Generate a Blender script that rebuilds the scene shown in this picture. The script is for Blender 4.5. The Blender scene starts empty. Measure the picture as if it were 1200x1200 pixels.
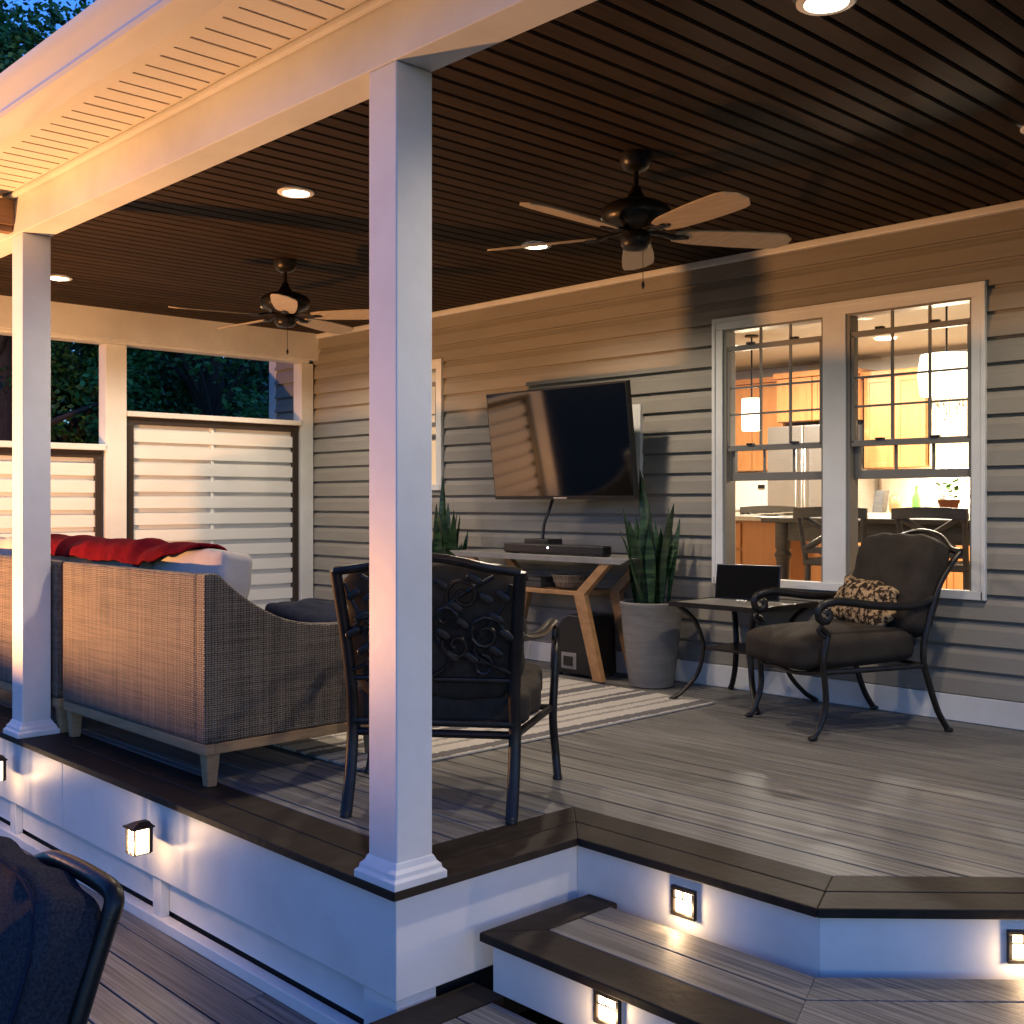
import bpy, math, random
from mathutils import Vector, Matrix
random.seed(7)
R = math.radians
PI = math.pi
scene = bpy.context.scene
col = scene.collection

# ------------------------------------------------------------------ camera
cam_d = bpy.data.cameras.new("camera")
cam = bpy.data.objects.new("camera", cam_d)
col.objects.link(cam)
cam.location = (0, 0, 1.13)
cam.rotation_euler = (R(90), 0, R(46.35))
cam_d.sensor_width = 36
cam_d.lens = 36 * 1321 / 1200
cam_d.shift_y = -0.01
cam_d.clip_start = 0.05
cam_d.clip_end = 2000
scene.camera = cam

# ------------------------------------------------------------------ dusk sky
w = bpy.data.worlds.new("World")
scene.world = w
w.use_nodes = True
nt = w.node_tree
bg = nt.nodes["Background"]
sky = nt.nodes.new("ShaderNodeTexSky")
sky.sky_type = 'NISHITA'
sky.sun_disc = False
sky.sun_elevation = R(5.0)
sky.sun_rotation = R(110)
sky.ozone_density = 4.0
sky.air_density = 1.2
sky.dust_density = 0.4
wb = nt.nodes.new("ShaderNodeMix"); wb.data_type = 'RGBA'; wb.blend_type = 'MULTIPLY'; wb.inputs[0].default_value = 1.0
wb.inputs[7].default_value = (.52, .82, 1.60, 1)      # camera balanced for lamp light: dusk reads blue
nt.links.new(sky.outputs[0], wb.inputs[6]); nt.links.new(wb.outputs[2], bg.inputs[0])
bg.inputs[1].default_value = 0.11

scene.view_settings.view_transform = 'Standard'
scene.view_settings.look = 'None'
scene.view_settings.exposure = 1.65
scene.view_settings.gamma = 1
scene.render.engine = 'CYCLES'
cy = scene.cycles
cy.use_denoising = True
cy.max_bounces = 6
cy.diffuse_bounces = 3
cy.glossy_bounces = 3
cy.transmission_bounces = 4
cy.transparent_max_bounces = 12
cy.sample_clamp_indirect = 4.0
cy.caustics_reflective = False
cy.caustics_refractive = False

# light strengths
P_DOWN = 28.0
P_FIRE = 255.0
P_KITCHEN = 18.0
E_LANTERN = 3.4

# ------------------------------------------------------------------ materials
def new_mat(name):
    m = bpy.data.materials.new(name)
    m.use_nodes = True
    return m, m.node_tree, m.node_tree.nodes["Principled BSDF"]

def M(name, c, rough=.55, metal=0.0, c2=None, vs=4.0, st=(1, 1, 1), bump=0.0, bs=60.0, bst=(1, 1, 1),
      island=0.0, spec=.5, coat=0.0, rv=0.0, dist=.01, ramp=(.3, .7)):
    """base colour c varied to c2 by stretched noise, optional per-piece variation and bump"""
    m, t, b = new_mat(name)
    L, N = t.links, t.nodes
    b.inputs['Roughness'].default_value = rough
    b.inputs['Metallic'].default_value = metal
    b.inputs['Specular IOR Level'].default_value = spec
    b.inputs['Coat Weight'].default_value = coat
    b.inputs['Coat Roughness'].default_value = .15
    tc = N.new('ShaderNodeTexCoord')
    out = None
    if c2 is None and island == 0:
        b.inputs['Base Color'].default_value = (*c, 1)
    else:
        c2 = c2 or c
        mp = N.new('ShaderNodeMapping'); mp.inputs['Scale'].default_value = st
        L.new(tc.outputs['Object'], mp.inputs[0])
        vec = mp.outputs[0]
        geo = N.new('ShaderNodeNewGeometry')
        if island:
            ad = N.new('ShaderNodeVectorMath'); ad.operation = 'ADD'
            sc = N.new('ShaderNodeVectorMath'); sc.operation = 'SCALE'; sc.inputs['Scale'].default_value = 37.0
            L.new(geo.outputs['Random Per Island'], sc.inputs[0])
            L.new(vec, ad.inputs[0]); L.new(sc.outputs[0], ad.inputs[1]); vec = ad.outputs[0]
        no = N.new('ShaderNodeTexNoise'); no.inputs['Scale'].default_value = vs
        no.inputs['Detail'].default_value = 6; no.inputs['Roughness'].default_value = .6
        L.new(vec, no.inputs['Vector'])
        rp = N.new('ShaderNodeValToRGB')
        rp.color_ramp.elements[0].position = ramp[0]; rp.color_ramp.elements[0].color = (*c, 1)
        rp.color_ramp.elements[1].position = ramp[1]; rp.color_ramp.elements[1].color = (*c2, 1)
        L.new(no.outputs['Fac'], rp.inputs[0])
        out = rp.outputs[0]
        if island:
            hs = N.new('ShaderNodeHueSaturation')
            mr = N.new('ShaderNodeMapRange'); mr.inputs[3].default_value = 1 - island; mr.inputs[4].default_value = 1 + island
            L.new(geo.outputs['Random Per Island'], mr.inputs[0]); L.new(mr.outputs[0], hs.inputs['Value'])
            L.new(out, hs.inputs['Color']); out = hs.outputs[0]
        L.new(out, b.inputs['Base Color'])
        if rv:
            mr2 = N.new('ShaderNodeMapRange'); mr2.inputs[3].default_value = rough - rv; mr2.inputs[4].default_value = rough + rv
            L.new(no.outputs['Fac'], mr2.inputs[0]); L.new(mr2.outputs[0], b.inputs['Roughness'])
    if bump:
        mp2 = N.new('ShaderNodeMapping'); mp2.inputs['Scale'].default_value = bst
        L.new(tc.outputs['Object'], mp2.inputs[0])
        n2 = N.new('ShaderNodeTexNoise'); n2.inputs['Scale'].default_value = bs; n2.inputs['Detail'].default_value = 4
        L.new(mp2.outputs[0], n2.inputs['Vector'])
        bp = N.new('ShaderNodeBump'); bp.inputs['Strength'].default_value = bump; bp.inputs['Distance'].default_value = dist
        L.new(n2.outputs['Fac'], bp.inputs['Height']); L.new(bp.outputs[0], b.inputs['Normal'])
    return m

def emis(name, c, s):
    m, t, b = new_mat(name)
    b.inputs['Base Color'].default_value = (*c, 1)
    b.inputs['Emission Color'].default_value = (*c, 1)
    b.inputs['Emission Strength'].default_value = s
    return m

def glass_mat(name, refl=1.0, tint=(1, 1, 1)):
    m, t, b = new_mat(name)
    L, N = t.links, t.nodes
    N.remove(b)
    o = N["Material Output"]
    tr = N.new('ShaderNodeBsdfTransparent'); tr.inputs[0].default_value = (*tint, 1)
    gl = N.new('ShaderNodeBsdfGlossy'); gl.inputs['Roughness'].default_value = .01
    fr = N.new('ShaderNodeFresnel'); fr.inputs[0].default_value = 1.5
    mu = N.new('ShaderNodeMath'); mu.operation = 'MULTIPLY'; mu.inputs[1].default_value = refl
    mx = N.new('ShaderNodeMixShader')
    L.new(fr.outputs[0], mu.inputs[0]); L.new(mu.outputs[0], mx.inputs[0])
    L.new(tr.outputs[0], mx.inputs[1]); L.new(gl.outputs[0], mx.inputs[2]); L.new(mx.outputs[0], o.inputs[0])
    return m

def wicker_mat(name, ca, cb, pu=.019, pv=.0085):
    """woven strands: broad uprights crossed by fine horizontals"""
    m, t, b = new_mat(name)
    L, N = t.links, t.nodes
    tc = N.new('ShaderNodeTexCoord'); sp = N.new('ShaderNodeSeparateXYZ')
    L.new(tc.outputs['Object'], sp.inputs[0])
    def math_(op, a, bb=None):
        n = N.new('ShaderNodeMath'); n.operation = op
        for i, v in enumerate((a, bb)):
            if v is None: continue
            if isinstance(v, (int, float)): n.inputs[i].default_value = v
            else: L.new(v, n.inputs[i])
        return n.outputs[0]
    u = math_('ADD', sp.outputs[0], sp.outputs[1])
    wob = N.new('ShaderNodeTexNoise'); wob.inputs['Scale'].default_value = 9; L.new(tc.outputs['Object'], wob.inputs['Vector'])
    u = math_('ADD', u, math_('MULTIPLY', wob.outputs['Fac'], .006))
    v = math_('ADD', sp.outputs[2], math_('MULTIPLY', wob.outputs['Fac'], .012))
    su = math_('SINE', math_('MULTIPLY', u, PI / pu))
    sv = math_('SINE', math_('MULTIPLY', v, PI / pv))
    au = math_('ABSOLUTE', su); av = math_('ABSOLUTE', sv)
    par = math_('GREATER_THAN', math_('MULTIPLY', su, sv), 0)
    h = math_('ADD', math_('MULTIPLY', au, math_('ADD', math_('MULTIPLY', par, .5), .5)), math_('MULTIPLY', av, math_('SUBTRACT', 1.0, math_('MULTIPLY', par, .5))))
    h = math_('MULTIPLY', h, .5)
    nn = N.new('ShaderNodeTexNoise'); nn.inputs['Scale'].default_value = 1.0
    mp = N.new('ShaderNodeMapping'); mp.inputs['Scale'].default_value = (3, 3, 90); L.new(tc.outputs['Object'], mp.inputs[0]); L.new(mp.outputs[0], nn.inputs['Vector'])
    n3 = N.new('ShaderNodeTexNoise'); n3.inputs['Scale'].default_value = 1.0
    mp3 = N.new('ShaderNodeMapping'); mp3.inputs['Scale'].default_value = (50, 50, 2); L.new(tc.outputs['Object'], mp3.inputs[0]); L.new(mp3.outputs[0], n3.inputs['Vector'])
    val = math_('ADD', h, math_('MULTIPLY', math_('SUBTRACT', math_('ADD', nn.outputs['Fac'], n3.outputs['Fac']), 1.0), .75))
    rp = N.new('ShaderNodeValToRGB')
    rp.color_ramp.elements[0].position = .12; rp.color_ramp.elements[0].color = (*ca, 1)
    rp.color_ramp.elements[1].position = .75; rp.color_ramp.elements[1].color = (*cb, 1)
    L.new(val, rp.inputs[0]); L.new(rp.outputs[0], b.inputs['Base Color'])
    bp = N.new('ShaderNodeBump'); bp.inputs['Strength'].default_value = .9; bp.inputs['Distance'].default_value = .006
    L.new(h, bp.inputs['Height']); L.new(bp.outputs[0], b.inputs['Normal'])
    b.inputs['Roughness'].default_value = .55
    return m

MAT = {}
MAT['white'] = M('white_trim_paint', (.64, .635, .61), .42, c2=(.77, .77, .75), vs=1.6, bump=.12, bs=9, ramp=(.32, .55))
MAT['gutter'] = M('white_aluminium', (.72, .71, .68), .22, c2=(.78, .77, .75), vs=2, bump=.25, bs=2.5, dist=.02)
MAT['soffit'] = M('vinyl_soffit', (.70, .68, .62), .5, c2=(.74, .72, .67), vs=3, bump=.1, bs=120)
MAT['groove'] = M('soffit_vent_slot', (.36, .31, .25), .8)
MAT['siding'] = M('greige_siding', (.25, .23, .197), .6, spec=.3, c2=(.305, .282, .243), vs=2.2, st=(.7, 1, 6), bump=.25, bs=40, bst=(.25, 1, 5), dist=.004)
MAT['ceiling'] = M('stained_ceiling_boards', (.021, .0135, .0085), .68, spec=.12, c2=(.043, .027, .016), vs=2.5, st=(18, 1.1, 1), island=.22, bump=.2, bs=10, bst=(20, 1, 1), rv=.08)
MAT['ceil_gap'] = M('ceiling_gap', (.006, .004, .003), .9)
MAT['deck'] = M('grey_composite_decking', (.055, .054, .051), .5, spec=.4, c2=(.235, .229, .215), vs=3, st=(.5, 30, 1), island=.15, ramp=(.34, .66), bump=.45, bs=7, bst=(1.0, 40, 1), rv=.12, dist=.004)
MAT['deck_v'] = MAT['deck']
MAT['border'] = M('dark_brown_decking', (.013, .009, .0065), .6, spec=.2, c2=(.031, .0225, .016), vs=4, st=(3, 3, 1), island=.15, bump=.5, bs=30, dist=.004, rv=.1)
MAT['dark_gap'] = M('underside_shade', (.01, .01, .01), .9)  # near-black colour stands in for shade beneath and behind the deck boards
MAT['screen_frame'] = M('dark_brown_frame', (.035, .024, .018), .4)
MAT['louver'] = M('white_louver', (.76, .75, .72), .45, c2=(.82, .81, .78), vs=2, st=(1, .5, 1))
MAT['bronze'] = M('dark_bronze_metal', (.009, .008, .007), .34, metal=.15, spec=.35, c2=(.024, .020, .017), vs=18, bump=.2, bs=90, dist=.002)
MAT['black'] = M('black_plastic', (.008, .008, .009), .35)
MAT['screen'] = M('black_glass_screen', (.003, .003, .003), .05, spec=.9)
MAT['matte_screen'] = M('matte_black_screen', (.003, .003, .0035), .7, spec=.08)
MAT['chair_cloth'] = M('brown_sling_cloth', (.026, .022, .018), .85, spec=.15, c2=(.044, .037, .030), vs=30, bump=.4, bs=350, dist=.003)
MAT['lounge_cloth'] = M('taupe_outdoor_cloth', (.024, .0195, .016), .85, spec=.15, c2=(.042, .034, .027), vs=7, bump=.35, bs=260, dist=.003)
MAT['blue_cloth'] = M('heather_navy_cloth', (.026, .027, .033), .9, spec=.05, c2=(.052, .052, .060), vs=170, ramp=(.4, .62), bump=.6, bs=320, dist=.003)
MAT['grey_cloth'] = M('light_grey_cloth', (.38, .355, .33), .9, spec=.1, c2=(.47, .44, .41), vs=6, bump=.4, bs=200, dist=.003)
MAT['navy'] = M('navy_cloth', (.010, .014, .028), .9, spec=.1, c2=(.020, .026, .045), vs=20, bump=.4, bs=200, dist=.003)
MAT['red'] = M('red_fleece', (.075, .002, .007), .95, spec=.05, c2=(.13, .004, .010), vs=12, bump=.6, bs=120, dist=.006)
MAT['pattern'] = M('scroll_print_cloth', (.022, .013, .009), .85, spec=.15, c2=(.40, .27, .15), vs=38, ramp=(.47, .56), bump=.3, bs=200, dist=.003)
MAT['wicker'] = wicker_mat('grey_brown_wicker', (.012, .010, .008), (.175, .142, .112), .013, .0085)
MAT['basket'] = wicker_mat('basket_weave', (.05, .035, .02), (.40, .30, .19), .012, .008)
MAT['teak'] = M('weathered_teak', (.27, .165, .085), .65, spec=.2, c2=(.40, .265, .145), vs=4, st=(2, 2, 14), bump=.3, bs=40, dist=.003)
MAT['acacia'] = M('oiled_acacia', (.26, .13, .05), .4, c2=(.42, .23, .10), vs=5, st=(2, 2, 5), bump=.2, bs=40, dist=.003)
MAT['slate'] = M('grey_concrete_top', (.17, .165, .155), .45, c2=(.25, .24, .225), vs=8, bump=.2, bs=60)
MAT['pot'] = M('concrete_planter', (.165, .156, .143), .8, spec=.2, c2=(.225, .212, .195), vs=6, st=(1, 1, 5), bump=.45, bs=14, bst=(1, 1, 9), dist=.006)
MAT['soil'] = M('potting_soil', (.02, .014, .01), .95, bump=.8, bs=60)
MAT['timber'] = M('rough_cedar', (.17, .09, .045), .6, c2=(.28, .16, .08), vs=6, st=(14, 1, 14), bump=.4, bs=30)
MAT['blade'] = M('fan_blade_veneer', (.36, .29, .20), .45, c2=(.50, .41, .30), vs=4, st=(2, 22, 1))
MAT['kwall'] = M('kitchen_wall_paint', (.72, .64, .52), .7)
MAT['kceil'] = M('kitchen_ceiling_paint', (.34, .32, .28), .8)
MAT['kfloor'] = M('kitchen_wood_floor', (.30, .15, .06), .35, c2=(.42, .23, .10), vs=4, st=(1, 9, 1), island=.1)
MAT['maple'] = M('orange_maple_cabinet', (.46, .19, .06), .38, c2=(.56, .25, .085), vs=4, st=(5, 5, 1))
MAT['pale_maple'] = M('pale_maple_glazed_door', (.60, .44, .26), .3, c2=(.68, .53, .34), vs=4, st=(5, 5, 1))
MAT['steel'] = M('brushed_steel', (.55, .54, .52), .28, metal=.9, c2=(.65, .64, .62), vs=6, st=(1, 1, 30))
MAT['stone'] = M('speckled_worktop', (.50, .44, .36), .25, c2=(.66, .60, .50), vs=40)
MAT['tile'] = M('pale_backsplash', (.75, .68, .56), .3)
MAT['dark_wood'] = M('charcoal_painted_wood', (.045, .04, .036), .45, c2=(.08, .07, .06), vs=5, st=(2, 2, 8))
MAT['ivory'] = M('ivory_appliance', (.75, .72, .64), .35)
MAT['sash'] = M('almond_sash', (.21, .195, .168), .45)
MAT['terracotta'] = M('terracotta', (.45, .16, .07), .8)
MAT['glass'] = glass_mat('window_glass', .75)
MAT['lamp_glass'] = emis('frosted_lamp_glass', (1.0, .70, .42), E_LANTERN)
MAT['down_lens'] = emis('downlight_lens', (1.0, .88, .72), 12)
MAT['pend_glass'] = emis('pendant_glass', (1.0, .80, .55), 1.6)
MAT['undercab'] = emis('undercabinet_strip', (1.0, .85, .62), 10)
MAT['led'] = emis('indicator_led', (.8, .95, 1.0), 6)
MAT['flame'] = emis('flame', (1.0, .38, .08), 9)
MAT['bark'] = M('bark', (.07, .05, .035), .9, c2=(.12, .09, .065), vs=10, st=(3, 3, .6), bump=.8, bs=12)
MAT['grass'] = M('grass', (.03, .055, .018), .9, c2=(.06, .09, .03), vs=8, bump=.8, bs=40)
MAT['shingle'] = M('roof_shingle', (.05, .048, .045), .85, c2=(.09, .085, .08), vs=20)
def leaf_mat(name, a, b):
    m = M(name, a, .5, c2=b, vs=1.2, island=.35)
    m.node_tree.nodes["Principled BSDF"].inputs['Subsurface Weight'].default_value = 0
    return m
MAT['leaf'] = leaf_mat('tree_leaves', (.04, .20, .045), (.14, .34, .07))
MAT['leaf2'] = leaf_mat('dark_tree_leaves', (.02, .12, .035), (.06, .22, .06))
MAT['kplant'] = M('bright_leaves', (.10, .28, .05), .5)

def snake_mat():
    m, t, b = new_mat('banded_snake_leaf')
    L, N = t.links, t.nodes
    tc = N.new('ShaderNodeTexCoord')
    mp = N.new('ShaderNodeMapping'); mp.inputs['Scale'].default_value = (4, 4, 30)
    L.new(tc.outputs['Object'], mp.inputs[0])
    no = N.new('ShaderNodeTexNoise'); no.inputs['Scale'].default_value = 1.5; no.inputs['Detail'].default_value = 4
    L.new(mp.outputs[0], no.inputs['Vector'])
    rp = N.new('ShaderNodeValToRGB')
    rp.color_ramp.elements[0].position = .42; rp.color_ramp.elements[0].color = (.006, .024, .010, 1)
    rp.color_ramp.elements[1].position = .62; rp.color_ramp.elements[1].color = (.035, .085, .03, 1)
    L.new(no.outputs['Fac'], rp.inputs[0]); L.new(rp.outputs[0], b.inputs['Base Color'])
    b.inputs['Roughness'].default_value = .4
    return m
MAT['snake'] = snake_mat()

def rug_mat():
    m, t, b = new_mat('striped_woven_rug')
    L, N = t.links, t.nodes
    tc = N.new('ShaderNodeTexCoord'); sp = N.new('ShaderNodeSeparateXYZ'); L.new(tc.outputs['Object'], sp.inputs[0])
    no = N.new('ShaderNodeTexNoise'); no.inputs['Scale'].default_value = 45; no.inputs['Detail'].default_value = 3
    L.new(tc.outputs['Object'], no.inputs['Vector'])
    a = N.new('ShaderNodeMath'); a.operation = 'MULTIPLY_ADD'; a.inputs[1].default_value = .05
    L.new(no.outputs['Fac'], a.inputs[0]); L.new(sp.outputs[0], a.inputs[2])
    md = N.new('ShaderNodeMath'); md.operation = 'PINGPONG'; md.inputs[1].default_value = .80
    L.new(a.outputs[0], md.inputs[0])
    sc = N.new('ShaderNodeMath'); sc.operation = 'DIVIDE'; sc.inputs[1].default_value = .80; L.new(md.outputs[0], sc.inputs[0])
    rp = N.new('ShaderNodeValToRGB'); rp.color_ramp.interpolation = 'CONSTANT'
    cr = (.52, .48, .42, 1); gr = (.13, .125, .13, 1); md2 = (.28, .26, .24, 1)
    stops = [(0, cr), (.10, md2), (.14, cr), (.24, gr), (.36, cr), (.42, md2), (.46, cr), (.60, gr), (.66, cr), (.70, gr), (.80, cr), (.92, md2), (.96, cr)]
    e = rp.color_ramp.elements
    e[0].position = 0; e[0].color = cr; e[1].position = stops[1][0]; e[1].color = stops[1][1]
    for p, c in stops[2:]:
        k = e.new(p); k.color = c
    L.new(sc.outputs[0], rp.inputs[0])
    n2 = N.new('ShaderNodeTexNoise'); n2.inputs['Scale'].default_value = 160; L.new(tc.outputs['Object'], n2.inputs['Vector'])
    mx = N.new('ShaderNodeMix'); mx.data_type = 'RGBA'; mx.blend_type = 'MULTIPLY'; mx.inputs[0].default_value = .5
    L.new(rp.outputs[0], mx.inputs[6]); L.new(n2.outputs['Color'], mx.inputs[7])
    hs = N.new('ShaderNodeHueSaturation'); hs.inputs['Saturation'].default_value = .8; hs.inputs['Value'].default_value = 1.35
    L.new(mx.outputs[2], hs.inputs['Color']); L.new(hs.outputs[0], b.inputs['Base Color'])
    bp = N.new('ShaderNodeBump'); bp.inputs['Strength'].default_value = 1; bp.inputs['Distance'].default_value = .01
    L.new(n2.outputs['Fac'], bp.inputs['Height']); L.new(bp.outputs[0], b.inputs['Normal'])
    b.inputs['Roughness'].default_value = .95
    return m
MAT['rug'] = rug_mat()

# ------------------------------------------------------------------ mesh builder
class MB:
    def __init__(s): s.v = []; s.f = []
    def add(s, vs, fs):
        o = len(s.v); s.v += [tuple(p) for p in vs]; s.f += [tuple(o + i for i in f) for f in fs]; return s
    def box(s, x0, x1, y0, y1, z0, z1, rot=None, piv=None):
        x0, x1 = sorted((x0, x1)); y0, y1 = sorted((y0, y1)); z0, z1 = sorted((z0, z1))
        vs = [(x, y, z) for z in (z0, z1) for y in (y0, y1) for x in (x0, x1)]
        if rot is not None:
            pv = Vector(piv) if piv else Vector(((x0 + x1) / 2, (y0 + y1) / 2, (z0 + z1) / 2))
            vs = [tuple(rot @ (Vector(p) - pv) + pv) for p in vs]
        return s.add(vs, [(0, 2, 3, 1), (4, 5, 7, 6), (0, 1, 5, 4), (2, 6, 7, 3), (0, 4, 6, 2), (1, 3, 7, 5)])
    def prism(s, pts, d):
        """closed polygon pts (3D), extruded by vector d"""
        n = len(pts); P = [Vector(p) for p in pts]; d = Vector(d)
        nrm = Vector((0, 0, 0))
        for i in range(n): nrm += P[i].cross(P[(i + 1) % n])
        if nrm.dot(d) < 0: P.reverse()
        vs = P + [p + d for p in P]
        fs = [tuple(range(n - 1, -1, -1)), tuple(range(n, 2 * n))]
        fs += [(i, (i + 1) % n, n + (i + 1) % n, n + i) for i in range(n)]
        return s.add(vs, fs)
    def tube(s, pts, r, n=8, flat=1.0, cap=True, up=None):
        P = [Vector(p) for p in pts]; k = len(P)
        rr = r if isinstance(r, (list, tuple)) else [r] * k
        up = Vector(up) if up else None
        prev = None; vs = []
        for i in range(k):
            t = (P[min(i + 1, k - 1)] - P[max(i - 1, 0)]).normalized()
            if prev is None:
                a = up if up else (Vector((0, 0, 1)) if abs(t.z) < .9 else Vector((1, 0, 0)))
            else: a = prev
            a = (a - t * a.dot(t))
            if a.length < 1e-5: a = Vector((1, 0, 0)) - t * t.x
            a.normalize(); prev = a; b = t.cross(a)
            for j in range(n):
                an = 2 * PI * j / n
                vs.append(P[i] + a * math.cos(an) * rr[i] + b * math.sin(an) * rr[i] * flat)
        fs = []
        for i in range(k - 1):
            for j in range(n):
                fs.append((i * n + j, i * n + (j + 1) % n, (i + 1) * n + (j + 1) % n, (i + 1) * n + j))
        if cap: fs += [tuple(range(n - 1, -1, -1)), tuple((k - 1) * n + j for j in range(n))]
        return s.add(vs, fs)
    def lathe(s, prof, c=(0, 0, 0), n=28):
        vs = []; fs = []
        for (r, z) in prof:
            for j in range(n):
                a = 2 * PI * j / n
                vs.append((c[0] + r * math.cos(a), c[1] + r * math.sin(a), c[2] + z))
        for i in range(len(prof) - 1):
            for j in range(n):
                fs.append((i * n + j, i * n + (j + 1) % n, (i + 1) * n + (j + 1) % n, (i + 1) * n + j))
        fs += [tuple(range(n - 1, -1, -1)), tuple((len(prof) - 1) * n + j for j in range(n))]
        return s.add(vs, fs)
    def cushion(s, c, size, mat3=None, p=6, puff=.25, n=14, wr=.006, seed=0):
        """boxed cushion: rounded box with a crowned face, thickness along local z"""
        rnd = random.Random(seed)
        ph = [rnd.uniform(0, 6) for _ in range(6)]
        vs = []; fs = []; idx = {}
        def vert(x, y, z):
            k = (round(x, 4), round(y, 4), round(z, 4))
            if k in idx: return idx[k]
            r = (abs(x) ** p + abs(y) ** p + abs(z) ** p) ** (1 / p)
            X, Y, Z = x / r, y / r, z / r
            e = max(abs(X), abs(Y))
            Z *= 1 - puff * e ** 3
            wv = math.sin(7 * X + ph[0]) * math.sin(6 * Y + ph[1]) + .6 * math.sin(13 * X + ph[2] + 3 * Y) + .5 * math.sin(11 * Y + ph[3])
            q = Vector((X * size[0] / 2, Y * size[1] / 2, Z * size[2] / 2)) * (1 + wr * wv / max(.1, min(size) * 4))
            if mat3: q = mat3 @ q
            q += Vector(c)
            vs.append(tuple(q)); idx[k] = len(vs) - 1
            return idx[k]
        g = [-1 + 2 * i / n for i in range(n + 1)]
        g = [math.copysign(abs(a) ** .8, a) for a in g]
        for ax in range(3):
            for sg in (-1, 1):
                for i in range(n):
                    for j in range(n):
                        q = []
                        for (a, b) in ((g[i], g[j]), (g[i + 1], g[j]), (g[i + 1], g[j + 1]), (g[i], g[j + 1])):
                            v = [0, 0, 0]; v[ax] = sg; v[(ax + 1) % 3] = a; v[(ax + 2) % 3] = b
                            q.append(vert(*v))
                        if sg < 0: q.reverse()
                        if len(set(q)) > 2: fs.append(tuple(q))
        return s.add(vs, fs)
    def shift(s, d):
        s.v = [(p[0] - d[0], p[1] - d[1], p[2] - d[2]) for p in s.v]; return s
    def build(s, name, mat, parent=None, smooth=False, bevel=0.0, label=None, world=False):
        if world and parent is not None:
            r = parent
            while r.parent: r = r.parent
            s.shift(r.location)
        me = bpy.data.meshes.new(name)
        me.from_pydata(s.v, [], s.f); me.update()
        me.materials.append(MAT[mat] if isinstance(mat, str) else mat)
        if smooth:
            me.shade_smooth()
            me.set_sharp_from_angle(angle=R(smooth if smooth > 1 else 45))
        o = bpy.data.objects.new(name, me); col.objects.link(o)
        if parent is not None: o.parent = parent
        if bevel:
            bm = o.modifiers.new('bevel', 'BEVEL'); bm.width = bevel; bm.segments = 2; bm.limit_method = 'ANGLE'; bm.angle_limit = R(40)
        if label: o['label'] = label
        return o

def tag(o, label=None, cat=None, group=None, kind=None):
    if label: o['label'] = label
    if cat: o['category'] = cat
    if group: o['group'] = group
    if kind: o['kind'] = kind
    return o
def thing(name, loc=(0, 0, 0), rz=0, label=None, cat=None, group=None, kind=None):
    o = bpy.data.objects.new(name, None); col.objects.link(o)
    o.location = loc; o.rotation_euler = (0, 0, rz); o.empty_display_size = .1
    return tag(o, label, cat, group, kind)
def copy_tree(o, parent=None):
    c = o.copy(); col.objects.link(c); c.parent = parent
    for ch in [x for x in list(bpy.data.objects) if x.parent == o]: copy_tree(ch, c)
    return c
def smooth_path(pts, sub=5):
    """Catmull-Rom through the points"""
    P = [Vector(p) for p in pts]; out = []
    for i in range(len(P) - 1):
        a = P[max(i - 1, 0)]; b = P[i]; c = P[i + 1]; d = P[min(i + 2, len(P) - 1)]
        for k in range(sub):
            t = k / sub
            out.append(.5 * ((2 * b) + (c - a) * t + (2 * a - 5 * b + 4 * c - d) * t * t + (3 * b - a - 3 * c + d) * t ** 3))
    out.append(P[-1]); return out

# offset polyline (2D), positive = to the left of travel
def offset(path, d):
    out = []
    n = len(path)
    for i in range(n):
        p = Vector(path[i])
        ns = []
        if i > 0:
            t = (p - Vector(path[i - 1])).normalized(); ns.append(Vector((-t.y, t.x)))
        if i < n - 1:
            t = (Vector(path[i + 1]) - p).normalized(); ns.append(Vector((-t.y, t.x)))
        if len(ns) == 1: out.append(p + ns[0] * d)
        else:
            m = (ns[0] + ns[1]).normalized()
            out.append(p + m * d / max(.2, m.dot(ns[0])))
    return out
def strip(mb, path, d0, d1, z0, z1, gap=.0):
    a = offset(path, d0); b = offset(path, d1)
    for i in range(len(path) - 1):
        q = [a[i], a[i + 1], b[i + 1], b[i]]
        mb.prism([(p.x, p.y, z0) for p in q], (0, 0, z1 - z0))
def clip(poly, n, d):
    """keep the side where n.p <= d"""
    out = []
    for i in range(len(poly)):
        a = poly[i]; b = poly[(i + 1) % len(poly)]
        da = n[0] * a[0] + n[1] * a[1] - d; db = n[0] * b[0] + n[1] * b[1] - d
        if da <= 0: out.append(a)
        if da * db < 0:
            t = da / (da - db); out.append((a[0] + (b[0] - a[0]) * t, a[1] + (b[1] - a[1]) * t))
    return out

# ================================================================== SETTING
YW = 5.70            # house wall
ZC = 2.62            # porch ceiling
# ground
g = MB(); g.add([(-900, -900, -.80), (900, -900, -.80), (900, 900, -.80), (-900, 900, -.80)], [(0, 1, 2, 3)])
tag(g.build('ground', 'grass'), kind='structure')

# lower patio deck: boards along X
rt = thing('lower_deck', kind='structure')
m = MB(); y = 2.10
k = 0
while y > -3.6:
    x = -10.5 - random.uniform(0, 2)
    while x < 3.0:
        L_ = random.choice((3.6, 4.2, 4.8))
        m.box(max(x, -10.5), min(x + L_ - .003, 3.0), y - .1385, y, -.565, -.54)
        x += L_
    y -= .1455
m.build('decking', 'deck', rt, bevel=.003)
m = MB(); m.box(-10.4, 2.9, -3.55, 1.75, -.79, -.575); m.build('joists', 'dark_gap', rt)

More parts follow.
